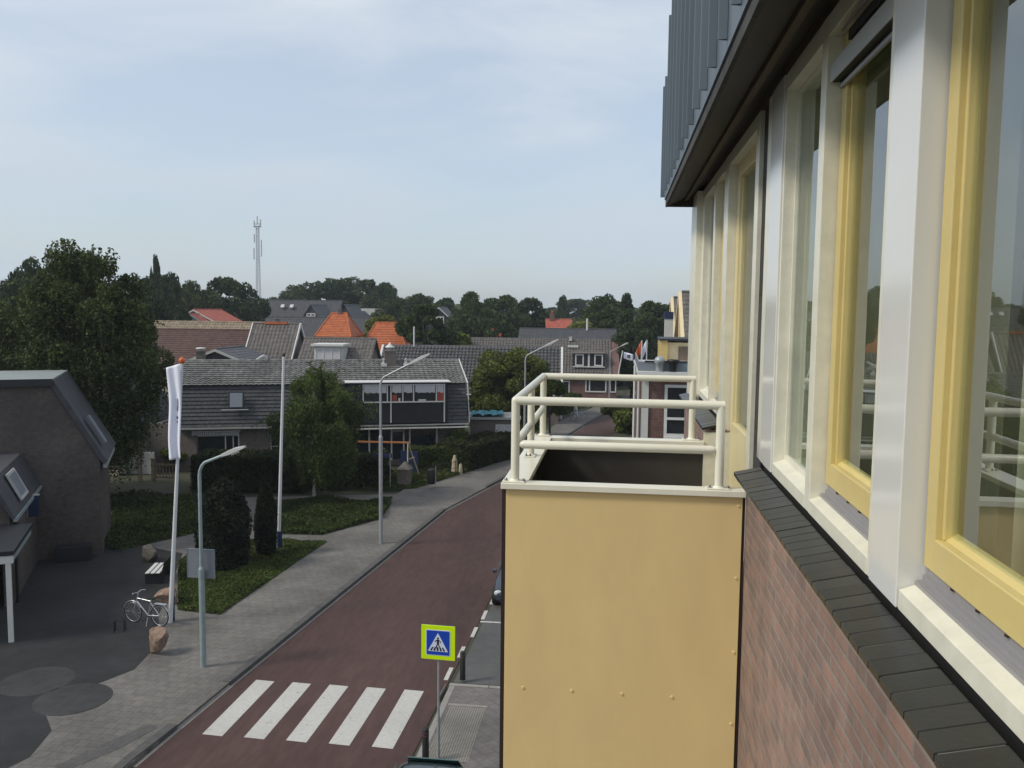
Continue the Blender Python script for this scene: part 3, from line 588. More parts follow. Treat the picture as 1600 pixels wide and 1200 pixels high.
# ================================================================== HOUSES
def wnd(root, x, z, w_, h, y=-.02, depth=.06, frame='trim', bars=(0,), pane='darkglass', parent=None, cross=False, fw=.07):
    f = MB(); f.box(x, x+w_, y-depth, y, z, z+fw); f.box(x, x+w_, y-depth, y, z+h-fw, z+h); f.box(x, x+fw, y-depth, y, z+fw, z+h-fw); f.box(x+w_-fw, x+w_, y-depth, y, z+fw, z+h-fw)
    for b in bars:
        if b: f.box(x+w_*b-fw/2, x+w_*b+fw/2, y-depth, y, z+fw, z+h-fw)
    if cross: f.box(x+fw, x+w_-fw, y-depth+.01, y-.002, z+h*.6, z+h*.6+fw*.7)
    o = f.build('window', frame, parent or root)
    MB().box(x+fw*.5, x+w_-fw*.5, y-depth*.45, y-.004, z+fw*.5, z+h-fw*.5).build('pane', pane, o)
    return o
def house(name, label, loc, rz, w_, d, he, hr, rmat, wmat, cat='house', tile=(.3, .3, .03, .03), ov=.25, verge=None, gut=True, back=True, hip=0, half=False, ridge=True, group=None, vw=.09):
    """local: x along the ridge, front wall at y=0, back at y=d"""
    t = thing(name, label, cat, loc, rz, group)
    wl = MB(); hw = w_/2
    if not hip: wl.prism([(0, 0), (d, 0), (d, he), (d/2, hr-.12), (0, he)], 'x', -hw, hw)
    else: wl.box(-hw, hw, 0, d, 0, he)
    wl.build('wall', wmat, t)
    tw, th, amp, st = tile; sl = math.hypot(d/2+ov, (hr-he)*(1+ov/(d/2))); dz = (hr-he)*ov/(d/2)
    rf = MB(); nu = max(2, int((w_+2*ov)/tw)); nv = max(2, int(sl/th))
    if not hip:
        rf.tiles((-hw-ov, -ov, he-dz), (w_+2*ov, 0, 0), (0, d/2+ov, hr-he+dz), nu, nv, 4, amp, st, half)
        rf.add([(-hw-ov, -ov, he-dz-.1), (hw+ov, -ov, he-dz-.1), (hw+ov, d/2, hr-.1), (-hw-ov, d/2, hr-.1), (hw+ov, d+ov, he-dz-.1), (-hw-ov, d+ov, he-dz-.1)], [(3, 2, 1, 0), (5, 4, 2, 3)])
        rf.tiles((hw+ov, d+ov, he-dz), (-w_-2*ov, 0, 0), (0, -d/2-ov, hr-he+dz), max(2, nu//3), max(2, nv//2), 2, amp, st)
        if ridge: rf.tube([(-hw-ov, d/2, hr+.0), (hw+ov, d/2, hr+.0)], .11, 8)
    else:
        a = (-hw-ov, -ov, he); b = (hw+ov, -ov, he); c_ = (hw+ov, d+ov, he); d_ = (-hw-ov, d+ov, he); e_ = (-hw+hip, d/2, hr); f_ = (hw-hip, d/2, hr)
        def slope(p, q, r_, s_):   # trapezoid in rows: p-q eave, s_-r_ top
            n = 14; p, q, r_, s_ = map(Vector, (p, q, r_, s_)); nn = (q-p).cross(s_-p).normalized()
            for k in range(n):
                t0, t1 = k/n, (k+1)/n; rf.add([p.lerp(s_, t0)+nn*st, q.lerp(r_, t0)+nn*st, q.lerp(r_, t1), p.lerp(s_, t1)], [(0, 1, 2, 3)])
        slope(a, b, f_, e_); slope(b, c_, f_, f_); slope(c_, d_, e_, f_); slope(d_, a, e_, e_)
        for p_, q_ in ((a, e_), (b, f_), (c_, f_), (d_, e_), (e_, f_)): rf.tube([p_, q_], .1, 6)
        rf.box(-hw-ov, hw+ov, -ov, d+ov, he-.12, he-.01)
    ro = rf.build('roof', rmat, t); t['roof'] = 1; del t['roof']
    if verge:
        v = MB()
        for sx in (-1, 1):
            x = sx*(hw+ov)
            v.bar((x, -ov, he-dz), (x, d/2, hr), vw, .26); v.bar((x, d+ov, he-dz), (x, d/2, hr), vw, .26)
        v.each('verge_board', verge, t)
    if gut: MB().box(-hw-ov, hw+ov, -ov-.1, -ov, he-dz-.1, he-dz+.02).build('gutter', 'trim' if gut is True else gut, t)
    return t, ro
def chimney(ro, x, y, z0, z1, s=.45, m='brickgrey', cowl=False, pots=True):
    c = MB().box(x-s/2, x+s/2, y-s/2, y+s/2, z0, z1).box(x-s/2-.04, x+s/2+.04, y-s/2-.04, y+s/2+.04, z1, z1+.07).build('chimney', m, ro)
    if cowl: MB().lathe((x, y, z1+.07), [(.09, 0), (.09, .18), (.34, .2), (.30, .26), (.10, .42), (.03, .55), (.0, .62)], 14).build('cowl', 'trim', ro)
    elif pots: MB().lathe((x, y, z1+.07), [(.1, 0), (.09, .3), (.06, .3)], 10).build('chimney_pot', 'tileOrange' if m != 'brickgrey' else 'trim', ro)
    return c

# --- A: the long mansard house facing us, turned about twelve degrees
A_rz = R(20); A0 = Vector((-18.56, 53.7, .0))
A = thing('row_house', 'long mansard row house with grey tiles, white eaves and a wide upper window band', 'house', A0, A_rz)
hw = 9.0
MB().box(-hw, hw, .0, 8.6, 0, 2.75).build('wall', 'brickgrey', A)
rf = MB()
rf.tiles((-hw-.15, -.35, 2.78), (2*hw+.3, 0, 0), (0, .95, 2.55), 60, 11, 2, .012, .055, True)      # steep lower slope
rf.add([(-hw-.15, -.3, 2.7), (hw+.15, -.3, 2.7), (hw+.15, 3.9, 6.5), (-hw-.15, 3.9, 6.5), (-hw-.15, .55, 5.2), (hw+.15, .55, 5.2), (-hw-.15, 9, 2.7), (hw+.15, 9, 2.7)],
       [(0, 1, 5, 4), (4, 5, 2, 3), (0, 4, 3, 6), (1, 7, 2, 5), (3, 2, 7, 6), (0, 6, 7, 1)])
ro = rf.build('roof', 'tileSteep', A)
r2 = MB(); r2.tiles((-hw-.2, .42, 5.32), (2*hw+.4, 0, 0), (0, 3.55, 1.35), 56, 12, 4, .045, .065)
r2.tiles((hw+.2, 9.2, 2.8), (-2*hw-.4, 0, 0), (0, -5.2, 3.85), 20, 8, 2, .02, .03); r2.tube([(-hw-.2, 3.98, 6.68), (hw+.2, 3.98, 6.68)], .12, 8)
ro2 = r2.build('upper_roof', 'tileA', A)
v = MB(); v.bar((hw+.24, .35, 5.3), (hw+.24, 3.98, 6.72), .06, .2); v.bar((hw+.24, -.4, 2.8), (hw+.24, .35, 5.3), .04, .12); v.build('verge_board', 'trim', A)
MB().box(-hw-.2, hw+.2, -.55, -.4, 2.68, 2.77).build('gutter', 'gutter', A)
chimney(ro2, 4.3, 3.4, 6.1, 7.35, .8, 'brickgrey', cowl=True)
chimney(ro2, -8.3, 5.0, 6.0, 7.25, .55, 'brickgrey', pots=False)
MB().lathe((-8.3, 5.0, 7.32), [(.1, 0), (.1, .12), (.34, .14), (.3, .2), (0, .24)], 12).build('cowl', 'trim', ro2)
for x in (3.7, 5.2): MB().box(x, x+.35, 2.95, 3.25, 6.35, 6.55).lathe((x+.17, 3.1, 6.55), [(.1, 0), (.1, .25), (.16, .28), (0, .34)], 8).build('roof_vent', 'trim', ro2)
MB().tube([(-4.0, 4.0, 6.6), (-4.0, 3.9, 6.95), (-4.15, 3.7, 7.05), (-4.6, 3.5, 6.8)], [.1, .1, .09, .05], 8).build('vent_pipe', 'trim', ro2)
# wide window band (dormer) with dark boarding below
D = MB(); D.box(1.35, 7.75, -.62, 1.4, 2.88, 5.52); D.build('dormer', 'cladblack', A)
MB().box(1.1, 7.95, -.8, .9, 5.53, 5.575).build('dormer_roof', 'trim', A)
f = MB(); x0, x1, z0, z1 = 2.2, 7.55, 4.22, 5.42
f.box(x0, x1, -.70, -.63, z0, z0+.08); f.box(x0, x1, -.70, -.63, z1-.06, z1)
for x in (x0, 3.75, 3.98, 4.75, 5.45, 6.95, x1-.07): f.box(x, x+.07, -.705, -.63, z0, z1)
for x in (3.98, x1-.07): f.box(x, x+.07, -.70, -.63, 2.9, z0)
db = f.build('window_band', 'trim', A)
MB().box(x0, x1, -.65, -.625, z0+.05, z1-.03).build('pane', 'darkglass', db)
for a, b in ((2.3, 3.72), (4.1, 4.7), (4.85, 5.4), (5.6, 6.9), (7.05, 7.45)):
    n = int((b-a)/.14); c = MB()
    for i in range(n): c.box(a+(b-a)*i/n, a+(b-a)*(i+1)/n, -.668, -.655, z1-.52-.06*abs(math.sin(i*1.3)), z1-.06)
    c.build('net_curtain', 'curtain', db)
MB().box(7.05, 7.45, -.665, -.655, z0+.1, z1-.5).box(4.1, 4.4, -.665, -.655, z0+.1, z0+.5).each('drape', 'redcloth', db)
MB().box(4.5, 4.62, -.665, -.655, z0+.1, z0+.3).box(5.8, 6.3, -.665, -.655, z0+.1, z0+.2).each('ornament', 'trim', db)
# skylight
sk = MB(); sk.obox((-6.1, -.22, 3.95), (.95, 0, 0), (0, .36, 1.0), (0, -.07, .025)); so_ = sk.build('skylight', 'cladblack', A)
MB().obox((-6.02, -.27, 4.03), (.76, 0, 0), (0, .31, .86), (0, -.04, .014)).build('pane', 'signback', so_)
MB().box(-6.5, -4.9, -.36, -.3, 3.85, 3.9).build('flashing', 'trim', so_)
# ground floor: left shop-like window with awning, mid door, right glass front
wnd(A, -8.1, .35, 2.6, 1.9, y=-.01, bars=(.68, .86)); 
aw = MB()
for i in range(26): aw.box(-8.3+i*.11, -8.3+i*.11+.07, -.30, -.27, 2.28+.02*math.sin(i), 2.5)
aw.build('awning', 'curtain', A)
MB().box(-8.3, -5.4, -.3, -.02, 2.5, 2.56).build('awning_bar', 'trim', A)
d_ = wnd(A, -3.6, .05, .95, 2.3, y=-.01, bars=(0,), cross=True); MB().box(-3.5, -2.8, -.05, -.04, .1, .95).build('door_panel', 'whitewall', d_)
gf = MB()
for x in (2.6, 4.05, 4.85, 5.25, 7.05): gf.box(x, x+.1, -.1, -.01, .35, 2.55)
gf.box(2.6, 7.1, -.1, -.01, 2.5, 2.58); gf.box(5.25, 7.1, -.12, -.01, .5, .58); gf.box(4.05, 4.95, -.1, -.01, 2.25, 2.33)
g_ = gf.build('glass_front', 'trim', A); MB().box(1.4, 7.1, -.03, -.005, .4, 2.5).build('pane', 'darkglass', g_)
MB().box(1.2, hw+.1, -1.0, -.4, 2.53, 2.57).build('canopy', 'gutter', A)
# --- shed and conservatory at the right
sh = thing('garden_shed', 'flat roofed dark shed with a blue tarpaulin on top, right of the long house', 'shed', (-8.7, 60.2, 0), R(9))
MB().box(-1.6, 1.9, 0, 3, 0, 2.55).build('wall', 'brickgrey', sh); MB().box(-1.7, 2.0, -.15, 3.1, 2.55, 2.72).build('roof', 'gutter', sh)
wnd(sh, .2, 1.35, 1.3, .85, bars=(.5,), pane='curtain')
tp = MB().grid(lambda a, b: (-1.3+2.3*a, .0+2.4*b, 2.78+.14*abs(math.sin(a*9+b*5))+.09*random.random()), 26, 20, False).build('tarpaulin', 'bluecloth')
tp.location = (-8.9, 60.0, 0); tp.rotation_euler = (0, 0, R(9)); tag(tp, 'crumpled blue tarpaulin lying on the shed roof', 'tarpaulin')
MB().box(-.1, .1, -.1, .1, 0, 0).v
# --- left brick house with truncated gable, its side turned almost along our line of sight
TL = R(28); OL = (-20.91, 32.57, 0)
LHt = thing('brick_house', 'dark brick house with truncated gable at the left edge', 'house', OL, TL)
MB().prism([(-12, 0), (0, 0), (0, 4.15), (-1.72, 7.25), (-12, 7.25)], 'y', 0, 4.8).build('wall', 'brickdark', LHt)
r_ = MB(); r_.obox((.13, -.1, 3.9), (0, 5.0, 0), (-1.87, 0, 3.37), (.17, 0, .1)); lro = r_.build('roof', 'tileDark', LHt)
MB().box(-12.2, -1.6, -.22, 5.0, 7.26, 7.42).build('roof_cap', 'zinctop', LHt)
MB().box(-12.2, -1.57, -.25, -.221, 7.15, 7.43).build('roof_trim', 'cladblack', LHt)
MB().obox((-.02+.17, .7, 4.65), (0, .45, 0), (-.62, 0, 1.12), (.06, 0, .035)).build('skylight', 'signback', lro)
MB().box(.12, .26, .1, 4.7, 3.72, 3.86).build('gutter', 'gutter', LHt)
for x_, z_ in ((-1.1, 3.6), (-1.5, 3.3)): MB().box(x_, x_+.12, -.03, -.005, z_, z_+.05).build('vent_slot', 'cladblack', LHt)
wing = thing('house_wing', 'low wing with steep dark roof and a white skylight below the brick gable', 'house', OL, TL)
MB().prism([(-12, 2.55), (-2.35, 2.55), (-2.35, 3.3), (-2.88, 4.4), (-12, 4.4)], 'y', -5.7, -.05).build('wall', 'brickdark', wing)
MB().box(-2.6, -2.35, -5.7, -.05, 0, 2.549).box(-12, -2.6, -1.8, -1.5, 0, 2.549).build('side_wall', 'brickdark', wing)
r_ = MB(); r_.obox((-2.25, -5.85, 3.12), (0, 5.8, 0), (-.64, 0, 1.33), (.1, 0, .05)); wro = r_.build('roof', 'tileDark', wing)
MB().box(-12, -2.8, -5.85, -.06, 4.41, 4.5).build('flat_roof', 'tileDark', wing)
pA, pB = Vector((-2.33, 0, 3.38)), Vector((-2.78, 0, 4.32))
for nm_, fr in (('skylight', 1),):
    sx = MB()
    for t0, t1, y0, y1 in ((0, .1, -4.3, -2.9), (.9, 1, -4.3, -2.9), (.1, .9, -4.3, -4.2), (.1, .9, -3.0, -2.9)):
        a_ = pA.lerp(pB, t0); b_ = pA.lerp(pB, t1); sx.obox((a_.x+.12, y0, a_.z+.06), (0, y1-y0, 0), b_-a_, (.06, 0, .03))
    skl = sx.build('skylight', 'lamphead', wro); a_ = pA.lerp(pB, .1); b_ = pA.lerp(pB, .9)
    MB().obox((a_.x+.12, -4.2, a_.z+.06), (0, 1.2, 0), b_-a_, (.03, 0, .02)).build('pane', 'signback', skl)
MB().bar((-2.16, -5.8, 3.1), (-2.16, -.1, 3.1), .11, .13).build('gutter', 'galvgreen', wing)
MB().tube([(-2.22, -5.3, 3.05), (-2.26, -5.3, 2.7), (-2.26, -5.3, .1)], .05, 8).lathe((-2.22, -5.3, 2.72), [(.05, 0), (.11, .14), (.09, .15)], 10).build('downpipe', 'bollard', wing)
c_, n_ = math.cos(TL), math.sin(TL)
def LW(x, y): return (OL[0]+x*c_-y*n_, OL[1]+x*n_+y*c_)
sg = thing('wall_sign', 'small blue and white box sign projecting from the low wing', 'sign', (*LW(-2.33, -2.0), 2.35), TL)
MB().box(0, .38, -.08, .08, 0, .8).build('sign_box', 'darkblue', sg); MB().box(-.02, .0, -.09, .09, -.02, .82).box(.0, .4, -.09, .09, .8, .84).build('sign_frame', 'lamphead', sg)
cp = thing('carport', 'white framed carport at the left edge in front of the low wing', 'carport', (*LW(-1.75, -9.25), 0), TL)
MB().box(-5, .06, -.08, .08, 2.56, 2.8).build('beam', 'trim', cp); MB().box(-5, .1, -.12, 3.5, 2.82, 2.95).build('roof', 'cladblack', cp)
MB().box(-.15, -.01, -.06, .06, .1, 2.559).build('post', 'trim', cp); MB().box(-.06, .05, .081, 3.45, 2.58, 2.8).build('side_beam', 'galvgreen', cp)
pb = MB().box(-1.3, 0, -.25, .25, 0, .62).build('planter_box', 'cladblack', bevel=.03); pb.location = (*LW(-.35, -.45), .1); pb.rotation_euler = (0, 0, TL)
tag(pb, 'low black box standing against the brick gable wall', 'box')
# dark steep house behind the big tree
t, ro = house('house', 'black roofed house half hidden behind the weeping tree, its roof skylight showing', (-30.4, 53, 0), R(96), 9, 7, 2.9, 7.3, 'tileDark', 'beige', tile=(.5, .4, .02, .02), verge=None)
t, ro = house('house', 'low grey gabled house with shallow white verges behind the long house', (-30.4, 64, 0), R(9), .1, .1, .1, .2, 'tileGrey', 'cladblack') if 0 else (None, None)
def gable_front(name, label, cx, Y, half, zp, ze, depth, rmat, wmat, rz=0, verge='trim', base=0, win=None, ov=.2, vt=.06, vh=.2):
    """gable wall facing us, ridge running away"""
    t = thing(name, label, 'house', (cx, Y, 0), rz)
    MB().prism([(-half, base), (half, base), (half, ze), (0, zp), (-half, ze)], 'y', 0, depth).build('wall', wmat, t)
    r_ = MB(); dz = (zp-ze)*ov/half; L = math.hypot(half+ov, zp-ze+dz); nv = max(3, int(L/.4)); nu = max(3, int(depth/.35))
    r_.tiles((half+ov, -ov, ze-dz+.05), (0, depth+ov, 0), (-half-ov, 0, zp-ze+dz), nu, nv, 3, .02, .02)
    r_.tiles((-half-ov, depth, ze-dz+.05), (0, -depth-ov, 0), (half+ov, 0, zp-ze+dz), nu, nv, 3, .02, .02)
    r_.tube([(0, -ov, zp+.06), (0, depth, zp+.06)], .1, 8)
    ro = r_.build('roof', rmat, t)
    if verge:
        v = MB(); v.bar((half+ov, -ov-.04, ze-dz), (0, -ov-.04, zp+.02), .06, .2, (0, 1, 0)) if 0 else None
        for s_ in (-1, 1): v.obox((s_*(half+ov), -ov-.01-vt, ze-dz+.08-vh), (-s_*(half+ov), 0, zp-ze+dz), (0, vt, 0), (0, 0, vh))
        v.each('verge_board', verge, t)
    return t, ro
gable_front('house', 'small shallow gable with pale edges just above the long house ridge', -30.1, 62, 2.2, 7.05, 6.2, 5, 'tileGrey', 'cladblack', verge='gutter')
# --- B: red-brown roofed house at the left, tan roof beside it
t, ro = house('house', 'house with broad plain red-brown tiled roof at the left behind', (-36.6, 69, 0), R(3), 9.0, 10, 5.2, 8.2, 'tileBrown', 'beige', tile=(.5, .33, .01, .03), half=True)
t, ro = house('house', 'house with tan pantiles to the right of the red-brown roof', (-38.5, 77, 0), R(3), 13.0, 8, 5.0, 8.75, 'tileTan', 'brickgrey', tile=(.3, .36, .05, .03))
chimney(ro, 5.6, 4, 8.3, 9.1, .35, 'brickgrey', pots=False)
# red roofed house on the left horizon
t, ro = gable_front('house', 'small red brick house with white edged gables in front of the left trees', -55.4, 108, 3.0, 9.75, 8.2, 8, 'tileRed', 'brickred', verge='trim')
gable_front('house', 'pale dormer gable with white edges on the red house', -54.6, 105.5, 1.7, 9.2, 8.1, 2.2, 'tileRed', 'whitewall')
# --- C: grey hipped roof with the little orange top, long bar with dormer
t, ro = house('house', 'steep brown-grey roofed house with a strip of orange tiles at its top', (-28.6, 67, 0), R(4), 3.6, 7.5, 4.6, 8.9, 'tileK', 'brickgrey', tile=(.3, .4, .05, .02), verge='trim')
MB().box(-1.0, .9, 3.55, 3.95, 8.86, 9.06).build('ridge_tiles', 'tileOrange', ro)
t, ro = house('house', 'low grey roofed house with a pale three light dormer', (-22.8, 66.5, 0), R(4), 5.6, 7, 4.8, 7.75, 'tileK', 'brickgrey', tile=(.3, .4, .04, .02), gut=False)
dm = MB().box(-1.3, .9, .2, 2.4, 6.0, 7.25).build('dormer', 'whitewall', t); MB().box(-1.5, 1.1, -.05, 2.5, 7.25, 7.42).build('dormer_roof', 'trim', dm)
wnd(t, -1.2, 6.1, 2.0, 1.0, y=.19, bars=(.33, .66), pane='curtain', parent=dm, fw=.1)
MB().box(-30.0, -26.9, 66.4, 66.5, 0, 0).v
# --- orange hipped roofs
zr1, ze1 = W(520, 489, 91.5)[2], W(521, 526, 89)[2]; zr2, ze2 = W(600, 504, 95)[2], W(597, 556, 91)[2]
t, ro = house('house', 'house with a tall orange pyramid roof, the left of two', (W(521, 527, 89)[0], 89, 0), R(4), 3.3, 5.0, ze1, zr1, 'tileOrange', 'brickgrey', hip=.85, ov=.33)
chimney(ro, .1, 2.5, zr1-.2, zr1+.35, .35, 'brickgrey', pots=False)
t, ro = house('house', 'house with an orange hipped roof, right of the pyramid roof', (W(598, 556, 91)[0], 91, 0), R(8), 5.2, 7, ze2, zr2, 'tileOrange', 'brickred', hip=1.4, ov=.33)
# --- J: roof with strongly profiled grey pantiles and white verges
xl, xr = W(588, 557, 77)[0], W(878, 608, 77)[0]
t, ro = house('house', 'house with glossy ribbed grey pantile roof and bold white verges', ((xl+xr)/2, 76.3, 0), R(4), xr-xl-.5, 9.6, 2.95, 6.75, 'tileJ', 'brickgrey', tile=(.33, .42, .11, .07), verge='trim', vw=.2)
MB().tube([(-(xr-xl)/2+3.0, 4.6, 6.7), (-(xr-xl)/2+3.0, 4.6, 8.6)], .08, 8).build('vent_pipe', 'trim', ro)
# --- K: next house with two-window dormer
xl, xr = W(716, 578, 95)[0], W(967, 578, 95)[0]
t, ro = house('house', 'house with brown-grey pantile roof and a dormer holding two white windows', ((xl+xr)/2, 94.0, 0), R(3), xr-xl-.4, 10, 3.1, 6.95, 'tileK', 'brickred', tile=(.33, .42, .08, .04), gut='cladblack')
hk = (xr-xl)/2
v = MB(); v.bar((hk-.25, -.27, 3.0), (hk-.25, 5, 6.98), .75, .3); v.each('verge_board', 'brickred', t)
dm = MB().box(hk-5.0, hk-1.5, .9, 3.4, 4.1, 5.55).build('dormer', 'cladblack', t); MB().box(hk-5.1, hk-1.4, .7, 3.5, 5.55, 5.66).build('dormer_roof', 'brickgrey', dm)
wnd(t, hk-4.75, 4.2, .95, 1.3, y=.89, parent=dm, fw=.14); wnd(t, hk-2.65, 4.2, .95, 1.3, y=.89, parent=dm, fw=.14); MB().box(hk-3.35, hk-3.15, .84, .89, 4.15, 5.5).build('dormer_mullion', 'trim', dm); MB().box(hk-5.0, hk-1.5, .76, .89, 4.05, 4.17).build('dormer_sill', 'trim', dm)
wnd(t, hk-3.6, 1.4, 2.3, 1.5, bars=(.2,), fw=.14); wnd(t, hk-.95, 1.4, .7, 1.5, fw=.12); wnd(t, hk-7.0, .9, 1.7, 1.7, bars=(.5,), fw=.12)
chimney(ro, hk-5.3, 4.6, 6.8, 7.2, .3, 'whitewall', pots=False); MB().box(hk-5.6, hk-4.4, 3.6, 3.8, 6.1, 6.35).build('roof_vent', 'trim', ro)
# --- long dark roofs behind K, far dark roofs, far white blocks
t, ro = house('house', 'house with long low dark grey roof behind the two window dormer', (-6.6, 112, 0), R(2), 12.5, 9, 5.6, 7.75, 'tileDark', 'brickgrey', tile=(.6, .5, .02, .02), gut=False)
MB().tube([(2.6, 4, 7.6), (2.6, 4, 9.2)], .14, 8).build('vent_pipe', 'trim', ro)
t, ro = house('house', 'house with small orange roof peeping over the ribbed pantiles', (-15.0, 108, 0), 0, 2.6, 4, 6.0, 7.75, 'tileOrange', 'brickred', gut=False)
t, ro = house('house', 'house with a faded red roof and a chimney before the skyline trees', (-8.3, 124, 0), R(8), 3.4, 5.5, 6.4, 8.9, 'tileRed', 'brickred'); chimney(ro, -1.0, 2.7, 8.7, 9.8, .6, 'brickred')
t, ro = house('house', 'broad dark slate roof under the lattice mast, upper of two', (-53.5, 140, 0), R(3), 12.5, 9, 7.0, 11.4, 'tileDark', 'brickgrey', tile=(.6, .5, .02, .02), gut=False)
for x in (-3.8, -2.2): MB().obox((x, 2.6, 10.1), (.6, 0, 0), (0, .5, .5), (0, -.1, .1)).build('skylight', 'curtain', ro)
MB().obox((-3.2, .6, 8.2), (2.0, 0, 0), (0, .3, .3), (0, -.1, .1)).build('skylight', 'curtain', ro)
t, ro = house('house', 'broad dark slate roof under the lattice mast, lower of two', (-40.5, 112, 0), R(3), 15, 9, 5.0, 8.9, 'tileDark', 'brickgrey', tile=(.6, .5, .02, .02), gut=False)
for lx, Y_, xc, lab in ((0, 124, -45.3, 'steep grey gable with white cross window in front of skyline trees'),):
    t, ro = gable_front('house', lab, xc, Y_, 2.0, 10.6, 7.6, 7, 'tileGrey', 'tileDark', verge='tileGrey' and None)
    wnd(t, -.7, 8.2, 1.4, 1.2, bars=(.5,), cross=True, fw=.16)
gable_front('house', 'steep grey gable just right of the cross window gable', -41.4, 128, 1.8, 10.6, 7.6, 7, 'tileGrey', 'tileDark', verge=None)
bx, by, bz = W(560, 482, 150)
wb = thing('apartment_block', 'low white flat roofed block behind the orange roofs', 'building', (bx, by, bz-9.9))
MB().box(-3.3, 3.0, 0, 8, 0, 9.9).build('wall', 'whitewall', wb); MB().box(-1.6, -1.0, -.1, 0, 8.2, 9.8).build('dark_bay', 'cladblack', wb); MB().box(-1.8, 4, -1.5, -.11, 7.9, 8.4).build('balcony_slab', 'whitewall', wb)
MB().prism([(.0, 8.4), (1.2, 9.5), (2.4, 8.4)], 'y', -1.4, -.12).build('gable', 'tileGrey', wb)
t, ro = gable_front('house', 'dark house with white window gable between the skyline trees', -31.0, 148, 2.0, 10.4, 8.6, 7, 'tileGrey', 'cladblack')
wnd(t, -1.0, 7.6, 1.9, 1.3, bars=(.33, .66), fw=.16)
# --- street houses on the right beyond our building
rb = thing('brick_building', 'brick building with roof terrace and tall white framed window beyond the balcony', 'building')
MB().box(.95, 9, 36, 44, 0, 7.75).build('wall', 'brickred', rb)
MB().box(.8, 9, 35.45, 44, 7.76, 7.9).build('terrace_edge', 'trim', rb)
MB().box(.85, 3.6, 35.9, 35.96, 7.9, 8.28).box(.85, .9, 35.96, 43.5, 7.9, 8.28).build('terrace_screen', 'signback', rb); MB().box(1.1, 3.6, 35.86, 35.99, 8.28, 8.33).build('terrace_rail', 'cladblack', rb)
MB().tube([(.72, 36.2, 0), (.72, 36.2, 8.1)], .05, 8).tube([(.88, 35.9, 0), (.88, 35.9, 7.7)], .04, 8).build('downpipe', 'trim', rb)
MB().box(1.0, 1.3, 35.93, 36.0, 0, 7.7).build('corner_trim', 'whitewall', rb)
rw = wnd(rb, 1.95, 5.2, 1.0, 2.15, y=35.99, fw=.12, cross=True); MB().box(1.95, 2.95, 35.9, 35.99, 4.3, 5.2).box(2.07, 2.83, 35.88, 35.94, 5.9, 6.0).build('door_panel', 'trim', rw)
for nm, X_, lab, mt in (('garden_urn', 1.70, 'grey round topped urn on the terrace rail, the left of two', 'galv'), ('garden_urn', 2.25, 'black flared planter on the terrace, right of the grey urn', 'bollard')):
    pr = [(.16, 0), (.17, .5), (.2, .52), (.24, .75), (.16, .95), (.05, 1.02), (0, 1.03)] if mt == 'galv' else [(.14, 0), (.16, .45), (.26, .65), (.27, .8), (.2, .8)]
    tag(MB().lathe((X_, 35.68, 7.90), [(r*.95, z*.62) for r, z in pr], 14).build(nm, mt), lab, 'urn')
for X_, Y_, zp, ze_, hf, lab in ((4.0, 53.2, 11.45, 7.8, 4.4, 'cream edged gable house on the right side of the street, the nearer one'), (4.1, 62.6, 11.25, 7.8, 4.2, 'cream edged gable house on the right side of the street, the farther one')):
    t, ro = gable_front('gable_house', lab, X_, Y_, hf, zp, ze_, 9, 'tileK', 'brickred', rz=R(-90), verge='creamclad', ov=.25, vt=.2, vh=.42)
    MB().box(-.12, .12, -.4, -.2, ze_+.2, zp-.3).build('king_post', 'creamclad', t)
    MB().box(-1.0, 1.0, -.06, -.01, ze_-.3, zp-1.6).build('gable_boards', 'creamclad', t)
yb = thing('stair_house', 'yellow boarded stair box with flat roof in front of the steep gables', 'building', (2.1, 43.5, 0))
MB().box(0, .35, 0, 3, 7.0, 8.9).build('side_wall', 'yellowclad', yb); MB().box(.35, 2.2, .3, 3, 7.0, 8.8).build('wall', 'creamclad', yb); MB().box(-.05, 2.4, -.1, 3.1, 8.9, 9.0).build('roof', 'cladblack', yb); MB().box(.9, 1.5, .25, .3, 7.2, 8.6).build('door', 'wood', yb)
wc = thing('chimney_stack', 'white boxed chimney with blue cap beside the steep gables', 'chimney', (3.0, 57.2, 0)); MB().box(0, .54, 0, .6, 6, 9.85).build('shaft', 'whitewall', wc); MB().box(-.04, .545, -.04, .64, 9.85, 10.3).build('cap', 'darkblue', wc)

# garden walls, hedges
def hedge(name, label, x0, x1, y0, y1, h, rz=0, loc=None, n=9000, size=.1, m='hedge', z=LB):
    cx, cy = (x0+x1)/2, (y0+y1)/2; w_, d = x1-x0, y1-y0; t = thing(name, label, 'hedge', (cx, cy, z), rz)
    P = rng.uniform(-.5, .5, (n, 3)); k = rng.integers(0, 5, n)
    P[k == 0, 0] = -.5; P[k == 1, 0] = .5; P[k == 2, 1] = -.5; P[k == 3, 1] = .5; P[k == 4, 2] = .5
    f = (k == 2) | (k == 4)
    P = np.vstack([P, np.column_stack([rng.uniform(-.5, .5, n//2), np.full(n//2, -.5), rng.uniform(-.5, .5, n//2)])])
    P = P*np.array([w_, d, h])+np.array([0, 0, h/2]); P += rng.normal(0, .05, P.shape); P[:, 2] += .09*np.sin(P[:, 0]*2.1)*np.cos(P[:, 1]*1.7); P[:, 2] = np.clip(P[:, 2], .02, None)
    leaves_mesh(P, size, 'foliage', m, t)
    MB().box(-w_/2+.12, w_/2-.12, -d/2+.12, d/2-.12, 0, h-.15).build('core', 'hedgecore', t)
    return t
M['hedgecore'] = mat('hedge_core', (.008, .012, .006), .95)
hedge('hedge', 'tall clipped hedge in front of the long house, left of the birch', -23.5, -17.2, 45.3, 47.6, 1.9, R(6), n=24000)
hedge('hedge', 'dark hedge behind the birch trunk', -17.0, -13.3, 46.9, 48.6, 1.7, R(6), n=14000)
